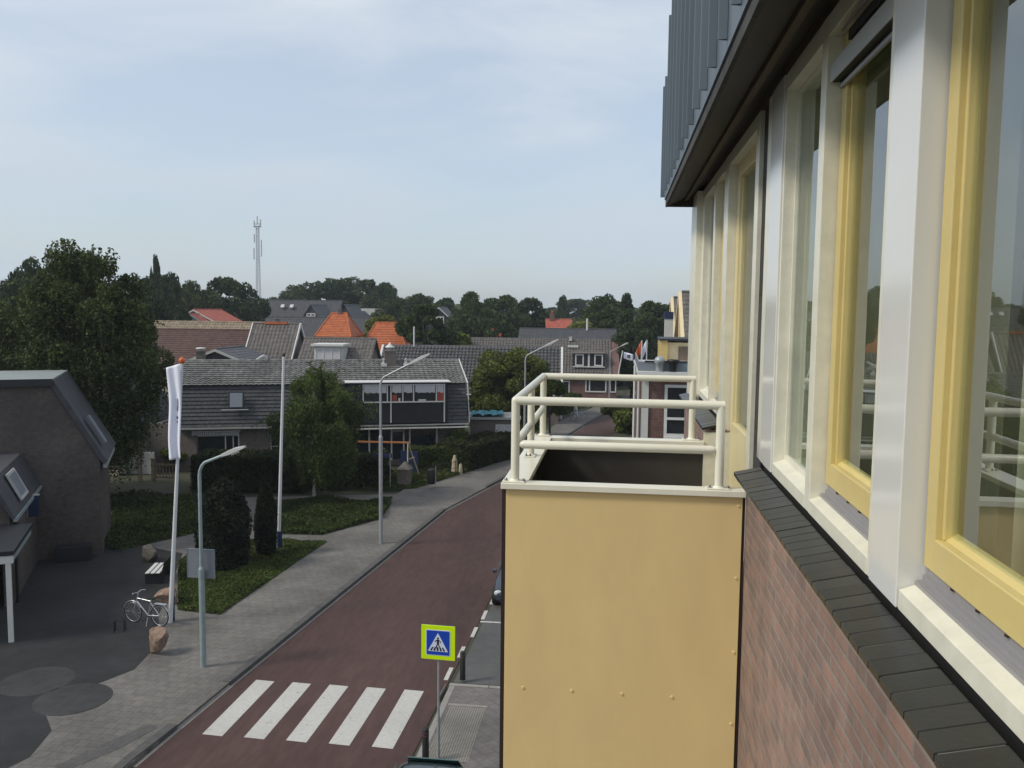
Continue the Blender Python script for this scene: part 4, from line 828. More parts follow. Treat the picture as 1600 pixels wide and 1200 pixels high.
hedge('hedge', 'tall dark hedge beside the pavement at the far end of the gardens', -10.3, -7.9, 53.5, 60.0, 1.6, R(-22), n=14000)
hedge('hedge', 'shrub hedge below the right windows of the long house', -13.2, -9.8, 53.2, 54.6, 1.35, R(8), n=9000, m='cover')
hedge('hedge', 'low hedge along the far pavement beyond the street lamps', -6.6, -5.2, 80, 93, 1.2, R(-12), n=12000, size=.16, m='cover')
gw = tag(MB().box(0, 3.2, 0, .3, 0, 3.0).build('garden_wall', 'brickgrey'), 'brown brick wall in the gap left of the long house', 'wall'); gw.location = (-29.2, 50.4, 0); gw.rotation_euler = (0, 0, R(5))
gw = tag(MB().box(0, 2.8, 0, .2, 0, 1.35).build('garden_wall', 'whitewall'), 'low white wall seen under the weeping tree', 'wall'); gw.location = (-31.0, 49.4, 0)
for i, (x, y, h, lab) in enumerate(((-27.9, 47.4, 2.2, 'left brown gate post beside the low white wall'), (-27.0, 47.3, 1.35, 'right brown gate post near the flag'))):
    tag(MB().box(x-.09, x+.09, y-.09, y+.09, 0, h).box(x-.12, x+.12, y-.12, y+.12, h, h+.06).build('gate_post', 'wood'), lab, 'post')
gt = thing('garden_gate', 'wooden rail gate between the brown posts', 'gate', (-26.9, 47.3, .0)); MB().box(0, 1.5, -.03, .03, .25, .33).box(0, 1.5, -.03, .03, 1.0, 1.08).build('rail', 'wood', gt)
g2 = MB()
for i in range(7): g2.box(.1+i*.2, .16+i*.2, -.05, -.031, .2, 1.15)
g2.build('slat', 'wood', gt)

# ================================================================== TREES
def tree(name, label, loc, h, rx, ry, trunk, nleaf, size, m, seed, shape='round', ncl=40, droop=0, bark='bark', tr=.16, cl=None, group=None, lean=0, density=1, gap=0.0, mz=0.0):
    rs = np.random.default_rng(seed); t = thing(name, label, 'tree', loc, rs.uniform(0, 6), group)
    cz, rz_ = (h+trunk)/2, (h-trunk)/2; C = []
    while len(C) < ncl:
        p = rs.uniform(-1, 1, 3); q = np.linalg.norm(p)
        if q > 1 or q < .25: continue
        if shape == 'cone':
            k = 1-(p[2]+1)/2; p[:2] *= max(.1, k**.8)
        elif shape == 'egg': p[:2] *= (1-.35*max(0, p[2])-.15*max(0, -p[2]))
        elif shape == 'dome':
            if p[2] < -.3: p[:2] *= .8
        p = p*(.55+.45*q)/q if q > .55 else p
        C.append((p[0]*rx*.86, p[1]*ry*.86, cz+p[2]*rz_*.88))
    C = np.array(C); cr_ = (cl or .26)*min(rx, ry, rz_*1.2)*rs.uniform(.5, 1.5, ncl)
    w_ = cr_**2; w_ /= w_.sum(); ci = rs.choice(ncl, nleaf, p=w_)
    d = rs.normal(size=(nleaf, 3)); d /= np.linalg.norm(d, axis=1)[:, None]; rr_ = rs.uniform(.25, 1, nleaf)**.45
    P = C[ci]+d*(rr_*cr_[ci])[:, None]*np.array([1, 1, .8])
    if droop:
        ns = nleaf//2; k = rs.choice(nleaf, ns//14); S0 = P[k]; rep = np.repeat(np.arange(len(k)), 14); tt = np.tile(np.arange(14), len(k))
        L = rs.uniform(.4, 1, len(k))*droop
        Q = S0[rep].copy(); Q[:, 2] -= tt/14*L[rep]; Q[:, :2] += S0[rep][:, :2]*.02*(tt/14)[:, None]+rs.normal(0, .045, (len(Q), 2))
        P = np.vstack([P[:nleaf-ns], Q])
        nw = 260; k = rs.choice(nleaf//2, nw); S0 = P[k]; S0 = S0[S0[:, 2] > cz]; out_ = S0-np.array([0, 0, cz]); out_ /= np.linalg.norm(out_, axis=1)[:, None]
        m2 = 22; rep = np.repeat(np.arange(len(S0)), m2); tt = np.tile(np.linspace(0, 1, m2), len(S0)); L = rs.uniform(.5, 1.5, len(S0))
        Q = S0[rep]+out_[rep]*(tt*L[rep])[:, None]; Q[:, 2] -= .5*(tt**2)*L[rep]; Q += rs.normal(0, .05, Q.shape); P = np.vstack([P, Q])
    P[:, 2] = np.maximum(P[:, 2], .15)
    leaves_mesh(P, size, 'crown', m, t, droop=.8 if droop else 0)
    b = MB(); z1 = cz+rz_*.55; pts = [(lean*z/h*(z/h)+.06*math.sin(z*1.1+seed), .05*math.cos(z*.9+seed), z) for z in np.linspace(-.1, z1, 8)]
    b.tube(pts, [tr*1.25]+[tr*(1-.8*i/7) for i in range(1, 8)], 8)
    for i in range(min(ncl, 14)):
        q = C[i*ncl//min(ncl, 14)]; k = int(rs.integers(3, 7)); p0 = Vector(pts[k]); q = Vector(q)
        if q.z < p0.z-.3 and k > 3: p0 = Vector(pts[3])
        mdl = p0.lerp(q, .5)+Vector((0, 0, .12*(q-p0).length)); b.tube([p0, mdl, q], [tr*.38, tr*.22, tr*.08], 5)
    b.build('trunk', bark, t)
    return t
# big weeping birch on the left, made of drooping strands
tree('weeping_birch', 'huge dark weeping tree towering behind the brick gable house', (-25.9, 39.5, 0), 14.3, 3.9, 3.9, 1.6, 120000, .095, 'willow', 3, 'egg', 120, 2.6, tr=.3, cl=.17)
tree('leafy_tree', 'lower spreading tree at the left edge beneath the weeping tree crown', (-31.3, 41.0, 0), 11.0, 4.4, 4.0, 1.0, 60000, .10, 'willow', 8, 'round', 80, 1.9, tr=.25, cl=.2)
tree('leafy_tree', 'dark tree hanging over the planting right of the brick gable', (-27.9, 43.9, 0), 7.4, 2.0, 2.0, .8, 40000, .09, 'willow', 9, 'egg', 60, 1.8, tr=.18, cl=.22)
tree('birch_tree', 'slender young birch with pale trunk in front of the long house', (-15.8, 43.6, 0), 7.35, 3.1, 2.6, 1.3, 70000, .068, 'birchl', 4, 'egg', 80, 1.3, 'birchbark', tr=.10, cl=.19)
def yew(label, loc, h, r, seed):
    t = thing('columnar_yew', label, 'conifer', loc); n = 16000; rs = np.random.default_rng(seed)
    z = rs.uniform(0, 1, n); th = rs.uniform(0, 2*np.pi, n); rad = r*np.clip(np.sin(np.pi*np.clip(z*.80+.2, 0, 1))**.55, .1, 1)*(rs.uniform(.75, 1.05, n))*(1+.09*np.sin(th*5+z*9))
    leaves_mesh(np.column_stack([rad*np.cos(th), rad*np.sin(th), .1+z*(h-.1)]), .075, 'foliage', 'yew', t)
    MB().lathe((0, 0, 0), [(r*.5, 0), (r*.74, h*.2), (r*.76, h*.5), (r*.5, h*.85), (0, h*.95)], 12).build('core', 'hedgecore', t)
yew('broad dark columnar yew on the planted island, the left of two', (-15.2, 31.7, LB), 3.55, .98, 1); yew('narrower dark columnar yew right beside the broad one', (-14.3, 33.6, LB), 3.0, .42, 2)
tree('leafy_tree', 'bright green leafy tree behind the balcony railing', (-8.0, 66.3, 0), 7.4, 3.6, 2.6, .6, 48000, .12, 'leafy', 11, 'round', 70, 0, tr=.16, cl=.3)
tree('leafy_tree', 'smaller green tree left of the bright one, beside the shed', (-10.4, 67.5, 0), 5.6, 1.9, 1.6, .8, 12000, .17, 'leafy', 12, 'round', 24, 0, tr=.12, cl=.32)
tree('leafy_tree', 'low green tree right of the bright one near the white verge', (-5.2, 67, 0), 5.4, 1.3, 1.5, .5, 9000, .17, 'leafy', 13, 'round', 20, 0, tr=.12, cl=.32)
tree('shrub', 'yellow green bush between road and brick building', (.9, 73.5, 0), 2.8, 1.7, 2.6, .1, 12000, .17, 'leafy', 14, 'round', 22, 0, tr=.06, cl=.35)
tree('shrub', 'round clipped shrub beside the shed wall', (-10.3, 55.6, 0), 2.35, .8, .8, .6, 6000, .09, 'cover', 15, 'round', 16, 0, tr=.05, cl=.4)
tree('shrub', 'dark garden bush left of the blue panel', (-14.3, 49.6, 0), 1.9, 1.2, .9, .1, 8000, .1, 'hedge', 16, 'round', 16, 0, tr=.05, cl=.4)
tree('shrub', 'small bush under the far front windows', (-7.4, 90, 0), 3.0, 1.8, 1.2, .1, 6000, .16, 'leafy', 17, 'round', 16, 0, tr=.05, cl=.4)
tree('shrub', 'green shrub left of the awning window', (-27.4, 50.6, 0), 1.7, .9, .8, .1, 6000, .1, 'leafy', 18, 'round', 14, 0, tr=.05, cl=.4)
tree('shrub', 'small green bush beside the brick pier', (-12.3, 49.6, 0), 1.0, .8, .6, .05, 4000, .09, 'leafy', 19, 'round', 10, 0, tr=.04, cl=.45)
tree('leafy_tree', 'lime yellow tree between the two orange roofs', (-27.8, 100, 0), 9.6, 2.6, 2.4, 2, 9000, .28, 'lime', 21, 'round', 22, 0, cl=.35)
tree('leafy_tree', 'lime green tree right of the faded red roof', (-5.0, 122, 0), 9.0, 2.2, 2.2, 2, 8000, .3, 'lime', 22, 'round', 22, 0, cl=.35)
tree('leafy_tree', 'mid green garden tree below the pyramid roof', (-26.9, 76, 0), 6.9, 1.7, 1.4, 1, 8000, .22, 'leafy', 23, 'round', 20, 0, cl=.35)
tree('leafy_tree', 'dark green rounded tree right of the orange hipped roof', (-21.0, 92, 0), 11.2, 3.0, 3.2, 2, 20000, .28, 'far2', 24, 'egg', 34, 0, cl=.3)
tree('leafy_tree', 'bushy garden tree beneath the white window gable', (-18.6, 96, 0), 8.0, 3.0, 2.4, 1, 10000, .28, 'leafy', 25, 'round', 22, 0, cl=.32)
# skyline trees: px, top py, depth, half width in px
sky_trees = [(-15, 432, 85, 48, 'tall dark tree cut by the left edge of the picture', 'round', 'far1'), (38, 399, 84, 34, 'twin topped tree rising left of the weeping tree', 'egg', 'far1'),
 (80, 415, 95, 55, 'dark tree behind the weeping tree crown', 'round', 'far1'), (242, 393, 100, 9, 'narrow poplar spire right of the weeping tree', 'egg', 'far1'),
 (225, 430, 90, 34, 'dark tree at the right flank of the weeping tree', 'egg', 'far1'), (262, 422, 104, 26, 'dark tree just right of the narrow poplar', 'egg', 'far1'),
 (300, 440, 118, 30, 'thin topped tree behind the red gable house', 'egg', 'far2'), (352, 431, 122, 42, 'broad rounded tree left of the lattice mast', 'round', 'far1'),
 (396, 462, 130, 26, 'low tree at the foot of the lattice mast', 'round', 'far1'), (462, 446, 190, 32, 'loose airy tree right of the mast', 'egg', 'far2'),
 (432, 462, 200, 26, 'low treetop between mast and airy tree', 'round', 'far2'), (512, 431, 180, 42, 'broad skyline crown above the cross window gable', 'round', 'far1'),
 (560, 432, 182, 42, 'broad skyline crown above the white block', 'round', 'far1'), (596, 440, 176, 26, 'right hand crown of the broad skyline group', 'round', 'far1'),
 (618, 466, 150, 30, 'mid height tree right of the broad skyline group', 'round', 'far2'), (655, 457, 160, 30, 'rounded skyline tree above the orange hipped roof', 'round', 'far2'),
 (694, 464, 170, 20, 'small skyline tree beside the rounded one', 'round', 'far1'), (742, 457, 130, 32, 'wide bushy tree above the ribbed pantile roof', 'round', 'far2'),
 (786, 459, 140, 36, 'wide bushy tree left of the faded red roof', 'round', 'far2'), (828, 464, 134, 30, 'dark tree directly left of the faded red roof', 'round', 'far1'),
 (879, 459, 190, 9, 'tiny poplar spire on the central skyline', 'egg', 'far1'), (908, 466, 260, 44, 'distant pale wood crown right of the poplar spire', 'round', 'far2'),
 (946, 459, 130, 34, 'loose tree above the lime green tree', 'egg', 'far2'), (979, 458, 120, 26, 'pointed dark tree near the far street lamp', 'cone', 'far1'),
 (1025, 468, 125, 34, 'rounded tree left of the steep gable houses', 'round', 'far2'), (1062, 472, 140, 30, 'dark tree behind the steep gable houses', 'round', 'far1'),
 (990, 510, 100, 34, 'dark low tree behind the small flags', 'round', 'far1'), (850, 482, 136, 20, 'shaded tree behind the faded red roof', 'round', 'far1'),
 (330, 480, 128, 30, 'dark lower tree right of the red gable house', 'round', 'far1'), (378, 478, 128, 26, 'dark lower tree in front of the mast foot', 'round', 'far1'),
 (600, 482, 175, 30, 'lower dark tree behind the pyramid roof', 'round', 'far1'), (720, 490, 110, 30, 'dark lower tree above the ribbed pantile roof', 'round', 'far1'),
 (770, 492, 108, 30, 'dark lower tree behind the small orange roof', 'round', 'far1')]
arche = {}
for i, (px, py, Y_, hw_, lab, sh_, m_) in enumerate(sky_trees):
    x, y, z = W(px, py, Y_); rad = hw_/F*Y_*1.45
    key = (sh_, m_, i % 3)
    if key not in arche:
        arche[key] = tree('skyline_tree', lab, (x, y, 0), 10, 4.2 if sh_ != 'cone' else 3.4, 4.0, .8, 17000, .22, m_, 40+i, sh_, 90, 0, tr=.25, cl=.19, group='trees on the skyline')
        arche[key].scale = (rad/4.2, rad/4.2, z/10); arche[key]['label'] = lab
    else: dup(arche[key], (x, y, 0), i*1.7, lab, (rad/4.2, rad/4.2, z/10))
n = 30000; xx = rng.uniform(-170, 90, n); yy = rng.uniform(215, 250, n); P = np.column_stack([xx, yy, rng.uniform(0, 1, n)**.7*(9.3+1.5*np.sin(xx*.09)+1.1*np.sin(xx*.31+1))])
tag(leaves_mesh(P, 1.5, 'distant_wood', 'far1'), 'distant low wood closing the horizon', 'wood', kind='stuff')
n = 16000; xx = rng.uniform(-75, 30, n); yy = rng.uniform(118, 150, n); P = np.column_stack([xx, yy, rng.uniform(0, 1, n)**.7*(5.6+1.0*np.sin(xx*.2))])
tag(leaves_mesh(P, .6, 'garden_shrubbery', 'far1'), 'mass of garden greenery between the far houses', 'shrubbery', kind='stuff')

# lattice mast
mx_, my_, mz_ = W(404, 470, 300); mt = thing('lattice_mast', 'tall grey lattice radio mast on the skyline', 'mast', (mx_, my_, 0))
b = MB(); top = 39.5
def lw(z): return .85-.4*min(1, z/30)
for sx in (-1, 1):
    for sy in (-1, 1): b.tube([(sx*lw(z), sy*lw(z), z) for z in (0, 10, 20, 30, top)], .055, 5)
z = 0
while z < top-1.2:
    w0, w1 = lw(z), lw(z+1.2)
    for (a0, a1) in (((-1, -1), (1, -1)), ((1, -1), (1, 1)), ((1, 1), (-1, 1)), ((-1, 1), (-1, -1))):
        b.tube([(a0[0]*w0, a0[1]*w0, z), (a1[0]*w1, a1[1]*w1, z+1.2)], .04, 4); b.tube([(a1[0]*w0, a1[1]*w0, z), (a0[0]*w1, a0[1]*w1, z+1.2)], .04, 4)
    z += 1.2
b.build('lattice_frame', 'lattice', mt)
pl = MB(); pl.box(-1.1, 1.1, -1.1, 1.1, 38.6, 38.8)
for a0 in (-1.1, 1.1): pl.box(a0-.05, a0+.05, -1.1, 1.1, 39.6, 39.7).box(-1.1, 1.1, a0-.05, a0+.05, 39.6, 39.7)
pl.build('platform', 'lattice', mt)
for k, (sx, z0, z1) in enumerate(((-1.15, 38.4, 40.8), (1.15, 38.4, 41.2), (0, 39.5, 42.3), (-1.4, 27, 31), (1.4, 28, 34), (-1.2, 33, 36))): MB().box(sx-.13, sx+.13, -.3, .1, z0, z1).build('antenna', 'lamphead', mt)
wt = MB().box(-1.9, 1.9, -1.9, 1.9, 9.3, 13.2); wt.build('base_cabin', 'lattice', mt)

# ================================================================== STREET FURNITURE
def lamp(label, loc, h, arm, rz, joint, mat_='galv', group='street lamps', head=.95, rise=.9):
    t = thing('street_lamp', label, 'street lamp', loc, rz, group)
    MB().tube([(0, 0, 0), (0, 0, joint)], .085, 12).lathe((0, 0, joint), [(.085, 0), (.05, .09)], 12).build('base_tube', mat_, t)
    pts = [(0, 0, joint)]; zt = h-rise
    pts += [(0, 0, zt-.25)]+[(.32*(1-math.cos(a)), 0, zt-.25+.42*math.sin(a)) for a in (.35, .7, 1.05)]
    e0 = Vector(pts[-1]); e1 = Vector((arm-head*.9, 0, h-.2)); pts += [tuple(e0.lerp(e1, .5)), tuple(e1)]
    MB().tube(pts, [.052]*2+[.045]*(len(pts)-2), 10).build('upper_tube', mat_, t)
    d = (e1-e0).normalized(); hd = MB(); a = e1-d*.1; b_ = e1+d*head
    n_ = Vector((-d.z, 0, d.x))
    def q(p, wd, up_, dn): return [p+Vector((0, -wd, 0))-n_*dn, p+Vector((0, wd, 0))-n_*dn, p+Vector((0, wd*.8, 0))+n_*up_, p+Vector((0, -wd*.8, 0))+n_*up_]
    ring = [q(a, .05, .05, .03), q(a+d*.25, .11, .075, .05), q(b_-d*.3, .13, .08, .05), q(b_, .09, .03, .03)]
    vs = sum(ring, []); fs = [(0, 1, 2, 3), (15, 14, 13, 12)]
    for i in range(3):
        for k in range(4): fs.append((i*4+k, (i+1)*4+k, (i+1)*4+(k+1) % 4, i*4+(k+1) % 4))
    hd.add(vs, fs); ho = hd.build('lamp_head', 'lamphead', t, bevel=.012)
    hd = MB(); c0 = a+d*.3-n_*.055; hd.obox(c0+Vector((0, -.1, 0)), d*(head-.45), (0, .2, 0), n_*-.03); hd.build('lamp_cover', 'lampglass', ho)
    return t
lamp('short greenish street lamp beside the boulders, carrying a sign back', (-11.57, 22.67, LB), 6.35, 1.3, R(4), 2.85, 'galvgreen', head=.62, rise=.55)
L1 = lamp('tall street lamp on the pavement in front of the long house', (-10.1, 36.06, LB), 8.1, 2.15, R(2), 4.7)
dup(L1, (W(820, 640, 56)[0], 56, LB), R(0), 'tall street lamp seen behind the left corner of the balcony rail')
dup(L1, (W(952, 620, 88)[0], 88, LB), R(8), 'tall street lamp rising behind the middle of the balcony rail', .84)
dup(L1, (W(1018, 560, 106)[0], 106, LB), R(5), 'farthest street lamp left of the steep gables', .82)
lo = thing('information_sign', 'grey back of a square board mounted on the short street lamp', 'sign', (-11.62, 22.80, 2.68)); MB().box(-.42, .37, -.012, .012, 0, .8).build('board', 'signback', lo, bevel=.01)
MB().box(-.43, .38, -.02, .02, .79, .82).box(-.43, .38, -.02, .02, -.02, .01).box(-.44, -.42, -.02, .02, -.02, .82).box(.37, .39, -.02, .02, -.02, .82).build('board_edge', 'signback', lo)
MB().tube([(.05, .07, .2), (.05, -.05, .2)], .1, 10).tube([(.05, .07, .6), (.05, -.05, .6)], .1, 10).build('clamp', 'galvgreen', lo) if 0 else None
# flagpoles
f1 = thing('flagpole', 'leaning white flagpole with orange ball, carrying the white flag', 'flagpole', (-14.28, 25.81, LB)); tp1 = Vector((.6, 0, 8.45))
MB().tube([(0, 0, 0), tp1], [.075, .042], 12).build('pole', 'pole', f1); MB().lathe(tp1, [(0, -.02), (.07, .03), (.1, .1), (.07, .17), (0, .22)], 12).build('finial', 'orange', f1)
MB().tube([(.02, .14, 0), (.03, .14, 1.25)], .06, 8).build('foot_post', 'darkblue', f1)
f2 = thing('flagpole', 'bare white flagpole with dark foot, standing on the planted island', 'flagpole', (-14.2, 34.67, LB)); tp2 = Vector((.33, 0, 8.2))
MB().tube([(0, 0, 0), tp2], [.08, .05], 12).build('pole', 'pole', f2); MB().tube([(.04, 0, .0), (.06, 0, .75)], .11, 10).build('foot_sleeve', 'darkblue', f2); MB().lathe(tp2, [(.06, 0), (.07, .06), (.03, .15), (0, .16)], 10).build('finial', 'bollard', f2)
# the flag hangs from the top of the first pole
def fl(a, b):
    z = 8.56-.14*a-3.02*b+.05*a*b; right = -13.69+.03*math.sin(b*6); left = -14.16+.07*math.sin(math.pi*min(1, b*1.15))**2-.03*b
    return (right+(left-right)*a, 25.72-.07*math.sin(a*9+b*1.6)*(.4+.6*b)-.03*math.sin(b*8+a*3), z)
fg = MB().grid(fl, 26, 40).build('flag', 'flag', solid=.006); tag(fg, 'limp white flag hanging down the leaning flagpole', 'flag')
em = MB()
for pts in ([(.30, .36), (.42, .35), (.40, .42), (.44, .47), (.34, .50), (.28, .44)], [(.25, .55), (.45, .54), (.44, .565), (.26, .575)], [(.3, .6), (.42, .59), (.41, .61), (.31, .62)]):
    v_ = [Vector(fl(a, b))+Vector((0, -.012, 0)) for a, b in pts]; em.add(v_, [tuple(range(len(v_)))]); 
em.build('emblem', 'ink', fg)
# small far flags
for i, (px, py0, py1, Y_, mt_, lab) in enumerate(((1003, 532, 572, 72, 'orange', 'small orange flag on a thin pole beyond the brick building'), (1011, 531, 565, 76, 'flag', 'small white flag on a thin pole beyond the brick building'), (973, 548, 590, 70, 'flag', 'small white flag with dark mark on a slanting stick'))):
    x, y, z0 = W(px, py0, Y_); z1 = W(px, py1, Y_)[2]
    q = thing('flagpole', lab.replace('small orange flag on a', 'far').replace('small white flag on a', 'other far').replace('small white flag with dark mark on a', 'far').replace('slanting stick', 'slanting stick beyond the balcony rail'), 'flagpole', (x, y, 0))
    dx = -.35 if i == 2 else 0
    MB().tube([(dx, 0, z1-3 if i < 2 else z1), (0, 0, z0)], .05, 6).build('pole', 'pole', q)
    ff = MB().grid(lambda a, b: ((-.1-.4*a if i < 2 else .1+.75*a), .1*math.sin(a*6), z0-.1-(1.0 if i < 2 else .55)*b-.9*a*(1 if i < 2 else .2)), 8, 6).build('flag', mt_, solid=.01); ff.location = (x, y, 0); tag(ff, lab, 'flag')
    if i == 2: MB().box(.35, .6, -.13, -.11, z0-.6, z0-.3).build('emblem', 'ink', ff)
# pedestrian crossing sign
ps = thing('crossing_sign', 'blue pedestrian crossing sign with yellow-green border on a grey pole', 'sign', (-3.72, 17.8, .09), R(-3))
MB().tube([(0, .05, 0), (0, .05, 1.35)], .035, 10).tube([(0, .05, 1.35), (0, .05, 3.3)], .027, 10).lathe((0, .05, 1.33), [(.036, 0), (.045, .02), (.036, .06)], 10).build('pole', 'galv', ps)
s_ = .37; zc_ = 3.10
def rrect(hw_, hh, r, n=5): return [(sx*(hw_-r)+r*math.cos(a0+k*math.pi/2/n), sz*(hh-r)+r*math.sin(a0+k*math.pi/2/n)) for sx, sz, a0 in ((1, 1, 0), (-1, 1, math.pi/2), (-1, -1, math.pi), (1, -1, math.pi*1.5)) for k in range(n+1)]
def plate(poly, y0, y1, m, name, par=ps, zc=zc_): return MB().prism([(a, zc+b) for a, b in poly], 'y', y0, y1).build(name, m, par)
bd = plate(rrect(.375, .375, .015), -.012, .012, 'signyellow', 'board'); plate(rrect(.382, .382, .02), .013, .02, 'signback', 'board_back')
plate(rrect(.272, .285, .03), -.016, -.0125, 'signwhite', 'white_border', bd); plate(rrect(.255, .268, .02), -.020, -.0165, 'signblue', 'blue_field', bd)
plate([(-.225, -.19), (.225, -.19), (0, .22)], -.024, -.0205, 'signwhite', 'white_triangle', bd)
fg_ = MB()
def pg(poly): fg_.prism([(a, zc_+b) for a, b in poly], 'y', -.028, -.0245)
for i, x in enumerate((-.155, -.08, -.005, .07, .145)):
    k = x*.28; pg([(x-.022, -.175), (x+.018, -.175), (x+.018-k-.005, -.095), (x-.022-k+.005, -.095)])
pg([(.018*math.cos(a)*1.2, .105+.02*math.sin(a)) for a in [i*math.pi/4 for i in range(8)]])
pg([(-.02, .08), (.02, .08), (.026, .0), (.02, -.02), (-.02, -.02), (-.024, .0)])
pg([(-.015, .078), (-.075, .035), (-.07, .022), (-.01, .055)]); pg([(.015, .078), (.01, .055), (.05, .03), (.058, .0), (.07, .008), (.06, .04)])
pg([(-.02, -.02), (.002, -.02), (-.035, -.12), (-.055, -.115)]); pg([(-.002, -.02), (.02, -.02), (.055, -.115), (.038, -.125)])
fg_.build('pedestrian_symbol', 'signblack', bd)
# bollards
def boll(label, loc):
    t = thing('bollard', label, 'bollard', loc, 0, 'bollards at the crossing'); MB().lathe((0, 0, 0), [(.085, 0), (.08, .03), (.075, .78), (.06, .80), (0, .81)], 14).build('post', 'bollard', t); MB().lathe((0, 0, .62), [(.0765, 0), (.078, .003), (.078, .03), (.0765, .033)], 14).lathe((0, 0, .69), [(.0765, 0), (.078, .003), (.078, .02), (.0765, .023)], 14).build('red_band', 'redband', t); return t
B1 = boll('dark bollard beyond the crossing at the end of the parking bay', (-4.1, 22.95, .09)); dup(B1, (-4.15, 18.5, .09), 0, 'dark bollard next to the pole of the crossing sign')
for x, y, lab in ((-5.25, 80.5, 'pale stone bollard on the far pavement, left of two'), (-3.9, 82.5, 'pale stone bollard on the far pavement, right of two')):
    tag(MB().lathe((x, y, LB), [(.2, 0), (.2, .8), (.12, 1.05), (0, 1.1)], 12).build('stone_bollard', 'gutter'), lab, 'bollard')
# rocks
def rock(label, loc, sx, sy, sz, seed, m, sub=3):
    me = bpy.data.meshes.new('boulder'); import bmesh
    bm = bmesh.new(); bmesh.ops.create_icosphere(bm, subdivisions=sub, radius=1); rs = random.Random(seed)
    dirs = [Vector((rs.gauss(0, 1), rs.gauss(0, 1), rs.gauss(0, 1))).normalized() for _ in range(11)]; cut = [rs.uniform(.42, .72) for _ in dirs]
    for v in bm.verts:
        for d, c in zip(dirs, cut):
            q = v.co.dot(d)
            if q > c: v.co -= d*(q-c)
        v.co += Vector((rs.uniform(-1, 1), rs.uniform(-1, 1), rs.uniform(-1, 1)))*.012
        v.co = Vector((v.co.x*sx, v.co.y*sy, max(-.1, v.co.z*sz+sz*.68)))
    bm.to_mesh(me); bm.free(); me.materials.append(M[m]); o = bpy.data.objects.new('boulder', me); COL.objects.link(o); o.location = loc; o.rotation_euler = (0, 0, seed); return tag(o, label, 'boulder')
rock('upright rust brown boulder on the pavement nearest the crossing', (-13.35, 23.35, LB), .36, .36, .52, 3, 'rock')
rock('wide rust brown boulder behind the parked bicycle', (-15.3, 27.5, LB), .52, .4, .44, 6, 'rock')
rock('flat topped dark boulder behind the slatted bench', (-18.45, 32.0, LB), .56, .42, .42, 9, 'rockdark')
# bench
bn = thing('bench', 'small bench with three pale slats between the boulders', 'bench', (-17.0, 29.9, LB), R(14))
for i in range(3): MB().box(-.27+i*.19, -.13+i*.19, -.65, .65, .42, .455).build('slat', 'trim', bn, bevel=.005)
MB().box(-.3, .3, -.55, -.48, 0, .42).build('leg_frame', 'bollard', bn); MB().box(-.3, .3, .48, .55, 0, .42).build('leg_frame', 'bollard', bn); MB().obox((.34, -.65, .5), (.07, 0, .35), (0, 1.3, 0), (.03, 0, 0)).box(.32, .36, -.55, -.48, .0, .6).box(.32, .36, .48, .55, 0, .6).build('backrest', 'bollard', bn)
# bicycle
def bike(label, loc, rz):
    t = thing('bicycle', label, 'bicycle', loc, rz); r = .34
    def wheel(x):
        pts = [(x+r*math.cos(a), 0, r+.0+r*math.sin(a)) for a in [i*math.pi/14 for i in range(29)]]; o = MB().tube(pts, .018, 6, False).build('wheel', 'tyre', t)
        pts = [(x+(r-.03)*math.cos(a), 0, r+(r-.03)*math.sin(a)) for a in [i*math.pi/14 for i in range(29)]]; sp = MB().tube(pts, .009, 5, False)
        for k in range(14): a = k*math.pi/7; sp.tube([(x, 0, r), (x+(r-.03)*math.cos(a), 0, r+(r-.03)*math.sin(a))], .002, 3)
        sp.lathe((x, 0, r), [(.03, -.03), (.03, .03)], 6); sp.build('rim', 'chrome', o)
        pts = [(x+(r+.03)*math.cos(a), 0, r+(r+.03)*math.sin(a)) for a in [.3+i*.26 for i in range(10)]]; MB().tube(pts, .016, 5).build('mudguard', 'chrome', t)
    wheel(.53); wheel(-.53)
    A_, B_, C_, Dd, E_ = (-.53, 0, r), (-.08, 0, .29), (-.2, 0, .78), (.34, 0, .82), (.53, 0, r); f = MB()
    for p, q in ((A_, B_), (A_, (-.19, 0, .72)), (B_, (-.22, 0, .86)), (C_, Dd), (B_, (.36, 0, .72)), ((.31, 0, .95), (.42, 0, .62)), ((.42, 0, .62), E_)): f.tube([p, q], .018, 8)
    f.build('frame', 'chrome', t); MB().tube([(.26, -.28, 1.02), (.36, -.2, 1.03), (.33, 0, 1.0), (.36, .2, 1.03), (.26, .28, 1.02)], .014, 8).tube([(.31, 0, .95), (.33, 0, 1.0)], .014, 6).build('handlebar', 'chrome', t)
    MB().add([(-.36, -.08, .9), (-.36, .08, .9), (-.1, .03, .91), (-.1, -.03, .91), (-.34, -.07, .86), (-.34, .07, .86), (-.1, .02, .88), (-.1, -.02, .88)], [(0, 3, 2, 1), (4, 5, 6, 7), (0, 1, 5, 4), (1, 2, 6, 5), (2, 3, 7, 6), (3, 0, 4, 7)]).build('saddle', 'tyre', t)
    MB().lathe((-.08, 0, .29), [(.09, -.01), (.09, .01), (0, .01)], 12).tube([(-.08, .08, .29), (.02, .08, .16), (.02, .16, .16)], .01, 5).tube([(-.08, -.08, .29), (-.18, -.08, .42), (-.18, -.16, .42)], .01, 5).build('crank', 'tyre', t)
    MB().box(-.8, -.36, -.07, .07, .73, .745).tube([(-.78, .07, .73), (-.53, .07, .36)], .006, 4).tube([(-.78, -.07, .73), (-.53, -.07, .36)], .006, 4).tube([(-.1, .05, .28), (-.16, .2, 0)], .01, 5).build('luggage_rack', 'galv', t)
    return t
bk = bike('silver bicycle parked against the leaning flagpole', (-14.95, 25.55, LB), R(168)); dup(bk, (-3.5, 80.0, LB), R(30), 'far bicycle leaning on the hedge beside the stone bollards')
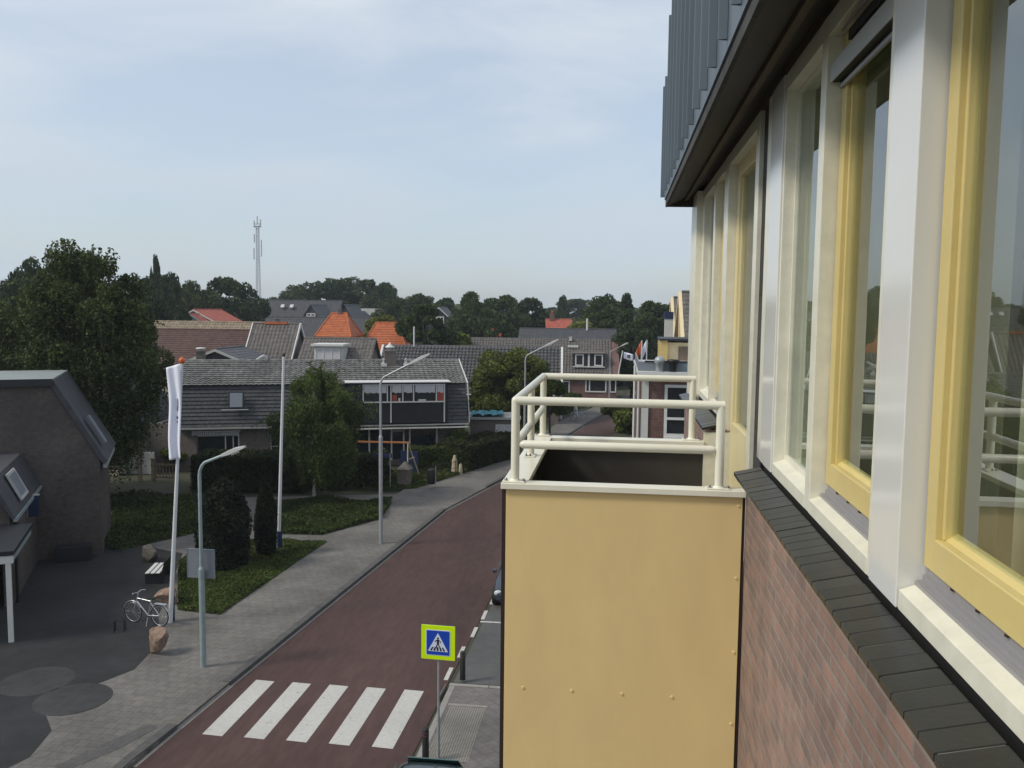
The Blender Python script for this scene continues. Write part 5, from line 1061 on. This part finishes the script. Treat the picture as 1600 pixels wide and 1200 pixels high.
bs = thing('bicycle_stand', 'low dark bicycle stand at the front wheel of the silver bicycle', 'bicycle stand', (-15.55, 24.7, LB), R(20)); MB().tube([(0, 0, 0), (0, 0, .35), (.15, 0, .45), (.3, 0, .35), (.3, 0, 0)], .02, 6).tube([(0, .2, 0), (0, .2, .35), (.15, .2, .45), (.3, .2, .35), (.3, .2, 0)], .02, 6).build('hoop', 'bollard', bs)
# garden things by the long house
sn = thing('street_name_sign', 'blue street name sign on a thin pole behind the tall lamp', 'sign', (-12.75, 47.5, LB)); MB().tube([(0, 0, 0), (0, 0, 2.0)], .03, 8).build('pole', 'galv', sn); MB().box(-.95, .1, -.02, .02, 1.75, 2.0).build('sign_plate', 'darkblue', sn)
bp_ = thing('brick_pier', 'square brown brick pier with pyramid cap beside the blue name sign', 'pier', (-12.1, 48.3, LB)); MB().box(-.35, .35, -.35, .35, 0, 1.0).build('shaft', 'brickgrey', bp_); MB().add([(-.4, -.4, 1.0), (.4, -.4, 1.0), (.4, .4, 1.0), (-.4, .4, 1.0), (0, 0, 1.45)], [(0, 1, 4), (1, 2, 4), (2, 3, 4), (3, 0, 4), (3, 2, 1, 0)]).build('cap', 'brickgrey', bp_)
sw = thing('swing_frame', 'garden swing frame with orange beam and pale splayed legs', 'swing', (-13.6, 50.6, LB), R(4)); MB().bar((-2.2, 0, 2.15), (1.2, 0, 2.15), .09, .09).build('beam', 'orangewood', sw)
for x in (-2.1, 1.1):
    for s in (-1, 1): MB().tube([(x, 0, 2.15), (x+.35*(1 if x > 0 else -1)+.25*s, .7*s, 0)], .04, 6).build('leg', 'paleplaster', sw)
    MB().tube([(x+.15, -.3, 1.2), (x+.35, .3, 1.2)], .03, 6).build('brace', 'paleplaster', sw)
tag(MB().box(-13.3, -12.2, 52.0, 52.1, .1, 1.5).build('garden_screen', 'darkblue'), 'dark blue garden screen behind the swing frame', 'screen')
lb = thing('litter_bin', 'dark litter bin on a post at the pavement edge by the gardens', 'bin', (-10.45, 47.9, LB)); MB().lathe((0, 0, .25), [(.2, 0), (.22, .05), (.22, .8), (.19, .86), (0, .9)], 14).build('bin_body', 'bollard', lb); MB().tube([(.26, 0, 0), (.26, 0, 1.3)], .025, 6).build('post', 'galv', lb)
st = MB().lathe((-9.95, 52.4, LB), [(.22, 0), (.2, .3), (.16, .6), (.18, .8), (.1, 1.0), (.09, 1.12), (.0, 1.2)], 12).build('garden_statue', 'paleplaster'); tag(st, 'pale upright garden stone at the dark hedge', 'statue')
tag(MB().lathe((-9.55, 52.3, LB), [(.13, 0), (.12, .3), (.09, .6), (0, .7)], 10).build('garden_statue', 'paleplaster'), 'shorter pale garden stone beside the upright one', 'statue')
gt2 = thing('garden_railing', 'low dark railing on the grass between the swing and the hedge', 'railing', (-11.3, 49.2, LB), R(62)); r_ = MB()
for i in range(9): r_.tube([(i*.45, 0, 0), (i*.45, 0, .9)], .015, 5)
r_.tube([(0, 0, .85), (3.6, 0, .85)], .02, 5).tube([(0, 0, .45), (3.6, 0, .45)], .014, 5).build('rail', 'bollard', gt2)
# ------------------------------------------------------------------ cars
def car(label, loc, rz, paint, hatch=True):
    t = thing('parked_car', label, 'car', loc, rz, 'parked cars'); hw_ = .86
    # sections along y (front = -y): (y, half width, z bottom, z belt, half width at roof, z roof)
    S_ = [(-2.02, .55, .38, .56, .50, .60), (-1.95, .74, .24, .64, .66, .70), (-1.7, .83, .2, .72, .74, .80), (-1.3, .86, .2, .80, .76, .90), (-.95, .86, .2, .86, .76, .96), (-.35, .87, .2, .90, .64, 1.36), (.1, .87, .2, .91, .63, 1.44), (.7, .87, .2, .92, .63, 1.46), (1.3, .86, .2, .93, .62, 1.42), (1.7, .84, .22, .94, .60, 1.28), (1.92, .80, .26, .93, .66, 1.0), (2.0, .72, .34, .80, .62, .86)]
    vs = []
    for y, w1, zb, zm_, w2, zr_ in S_:
        vs += [(-w1*.94, y, zb), (-w1, y, (zb+zm_)/2), (-w1*.97, y, zm_), (-w2, y, zr_-.05), (-w2*.8, y, zr_), (w2*.8, y, zr_), (w2, y, zr_-.05), (w1*.97, y, zm_), (w1, y, (zb+zm_)/2), (w1*.94, y, zb)]
    n = 10; fs = []
    for i in range(len(S_)-1):
        for k in range(n): a, b = i*n+k, i*n+(k+1) % n; fs.append((a, b, b+n, a+n))
    fs += [tuple(range(n))[::-1], tuple(range(len(vs)-n, len(vs)))]
    mb = MB().add(vs, fs, True); o = mb.build('body', paint, t); sb = o.modifiers.new('sub', 'SUBSURF'); sb.levels = 2; sb.render_levels = 2
    g = MB()
    def quad(a, b, c_, d_): g.add([a, b, c_, d_], [(0, 1, 2, 3)])
    def off(i, k, dz=.012, dx=.012):
        x, y, z = vs[i*n+k]; return Vector((x+(dx if x > 0 else -dx)*.0, y, z+dz))
    for s in (-1, 1):        # side glass
        for y0, y1, za, zb_, xa, xb in ((-.62, .12, .99, 1.33, .845, .70), (.2, .95, .99, 1.34, .845, .69), (1.02, 1.5, 1.0, 1.29, .835, .69)):
            q = [(s*xa, y0, za), (s*xa, y1, za), (s*xb, y1-.03, zb_), (s*xb, y0+.25, zb_)]; quad(*(q if s > 0 else q[::-1]))
    quad((-.66, -1.0, .985), (.66, -1.0, .985), (.54, -.36, 1.395), (-.54, -.36, 1.395)); quad((.58, 1.93, 1.02), (-.58, 1.93, 1.02), (-.52, 1.62, 1.36), (.52, 1.62, 1.36))
    g.build('windows', 'carglass', t, solid=-.02)
    for x in (-.62, .62): MB().lathe((0, 0, 0), [(0, .03), (.1, .02), (.13, 0), (.13, -.05)], 14).build('headlight', 'headlight', t).matrix_local = Matrix.Translation((x, -1.93, .6)) @ Matrix.Rotation(R(90), 4, 'X') @ Matrix.Diagonal((1.15, .75, 1, 1))
    for x in (-.66, .66): MB().box(x-.09, x+.09, 1.93, 1.97, .75, .98).build('tail_light', 'redband', t)
    MB().box(-.26, .26, -2.045, -2.03, .36, .47).build('front_plate', 'plateY', t); MB().box(-.26, .26, 2.0, 2.012, .6, .71).build('rear_plate', 'plateY', t)
    MB().box(-.4, .4, -2.035, -2.01, .5, .56).build('grille', 'tyre', t); MB().box(-.5, .5, -2.03, -1.98, .24, .34).build('lower_grille', 'tyre', t)
    for s in (-1, 1): MB().box(min(s*.86, s*1.0), max(s*.86, s*1.0), -.72, -.6, .93, 1.06).build('mirror', paint, t, bevel=.03)
    for x in (-.8, .8):
        for y in (-1.28, 1.28):
            wo = MB().lathe((0, 0, 0), [(.16, .1), (.29, .1), (.315, .07), (.315, -.07), (.29, -.1), (.16, -.1)], 20).build('wheel', 'tyre', t); wo.matrix_local = Matrix.Translation((x, y, .315)) @ Matrix.Rotation(R(90), 4, 'Y')
            MB().lathe((0, 0, 0), [(0, .085), (.06, .09), (.17, .075), (.19, .095)], 14).lathe((0, 0, 0), [(.19, -.095), (.17, -.075), (.06, -.09), (0, -.085)], 14).build('rim', 'chrome', wo)
    return t
c1 = car('dark blue-grey parked car half hidden behind the balcony panel', (-3.30, 30.75, 0), 0, 'carblue')
c2 = car('dark car at the bottom edge below the crossing sign, only its roof showing', (-3.52, 14.72, 0), 0, 'carteal')
c3 = car('black car under the white carport with a yellow number plate', (*LW(-3.75, -3.9), LB), TL, 'carblack')

# ------------------------------------------------------------------ haze
hz = MB().box(-420, 420, -70, 420, -1.6, 48).build('haze', None or 'white'); hz['kind'] = 'stuff'; hz['label'] = 'thin summer haze over the village'
hm = bpy.data.materials.new('haze_air'); hm.use_nodes = True; t = hm.node_tree; t.nodes.clear(); o_ = N(t, 'ShaderNodeOutputMaterial'); pv = N(t, 'ShaderNodeVolumePrincipled')
pv.inputs['Density'].default_value = .00036; pv.inputs['Color'].default_value = (.80, .88, .97, 1); pv.inputs['Anisotropy'].default_value = .2
t.links.new(pv.outputs[0], o_.inputs['Volume']); hz.data.materials.clear(); hz.data.materials.append(hm)
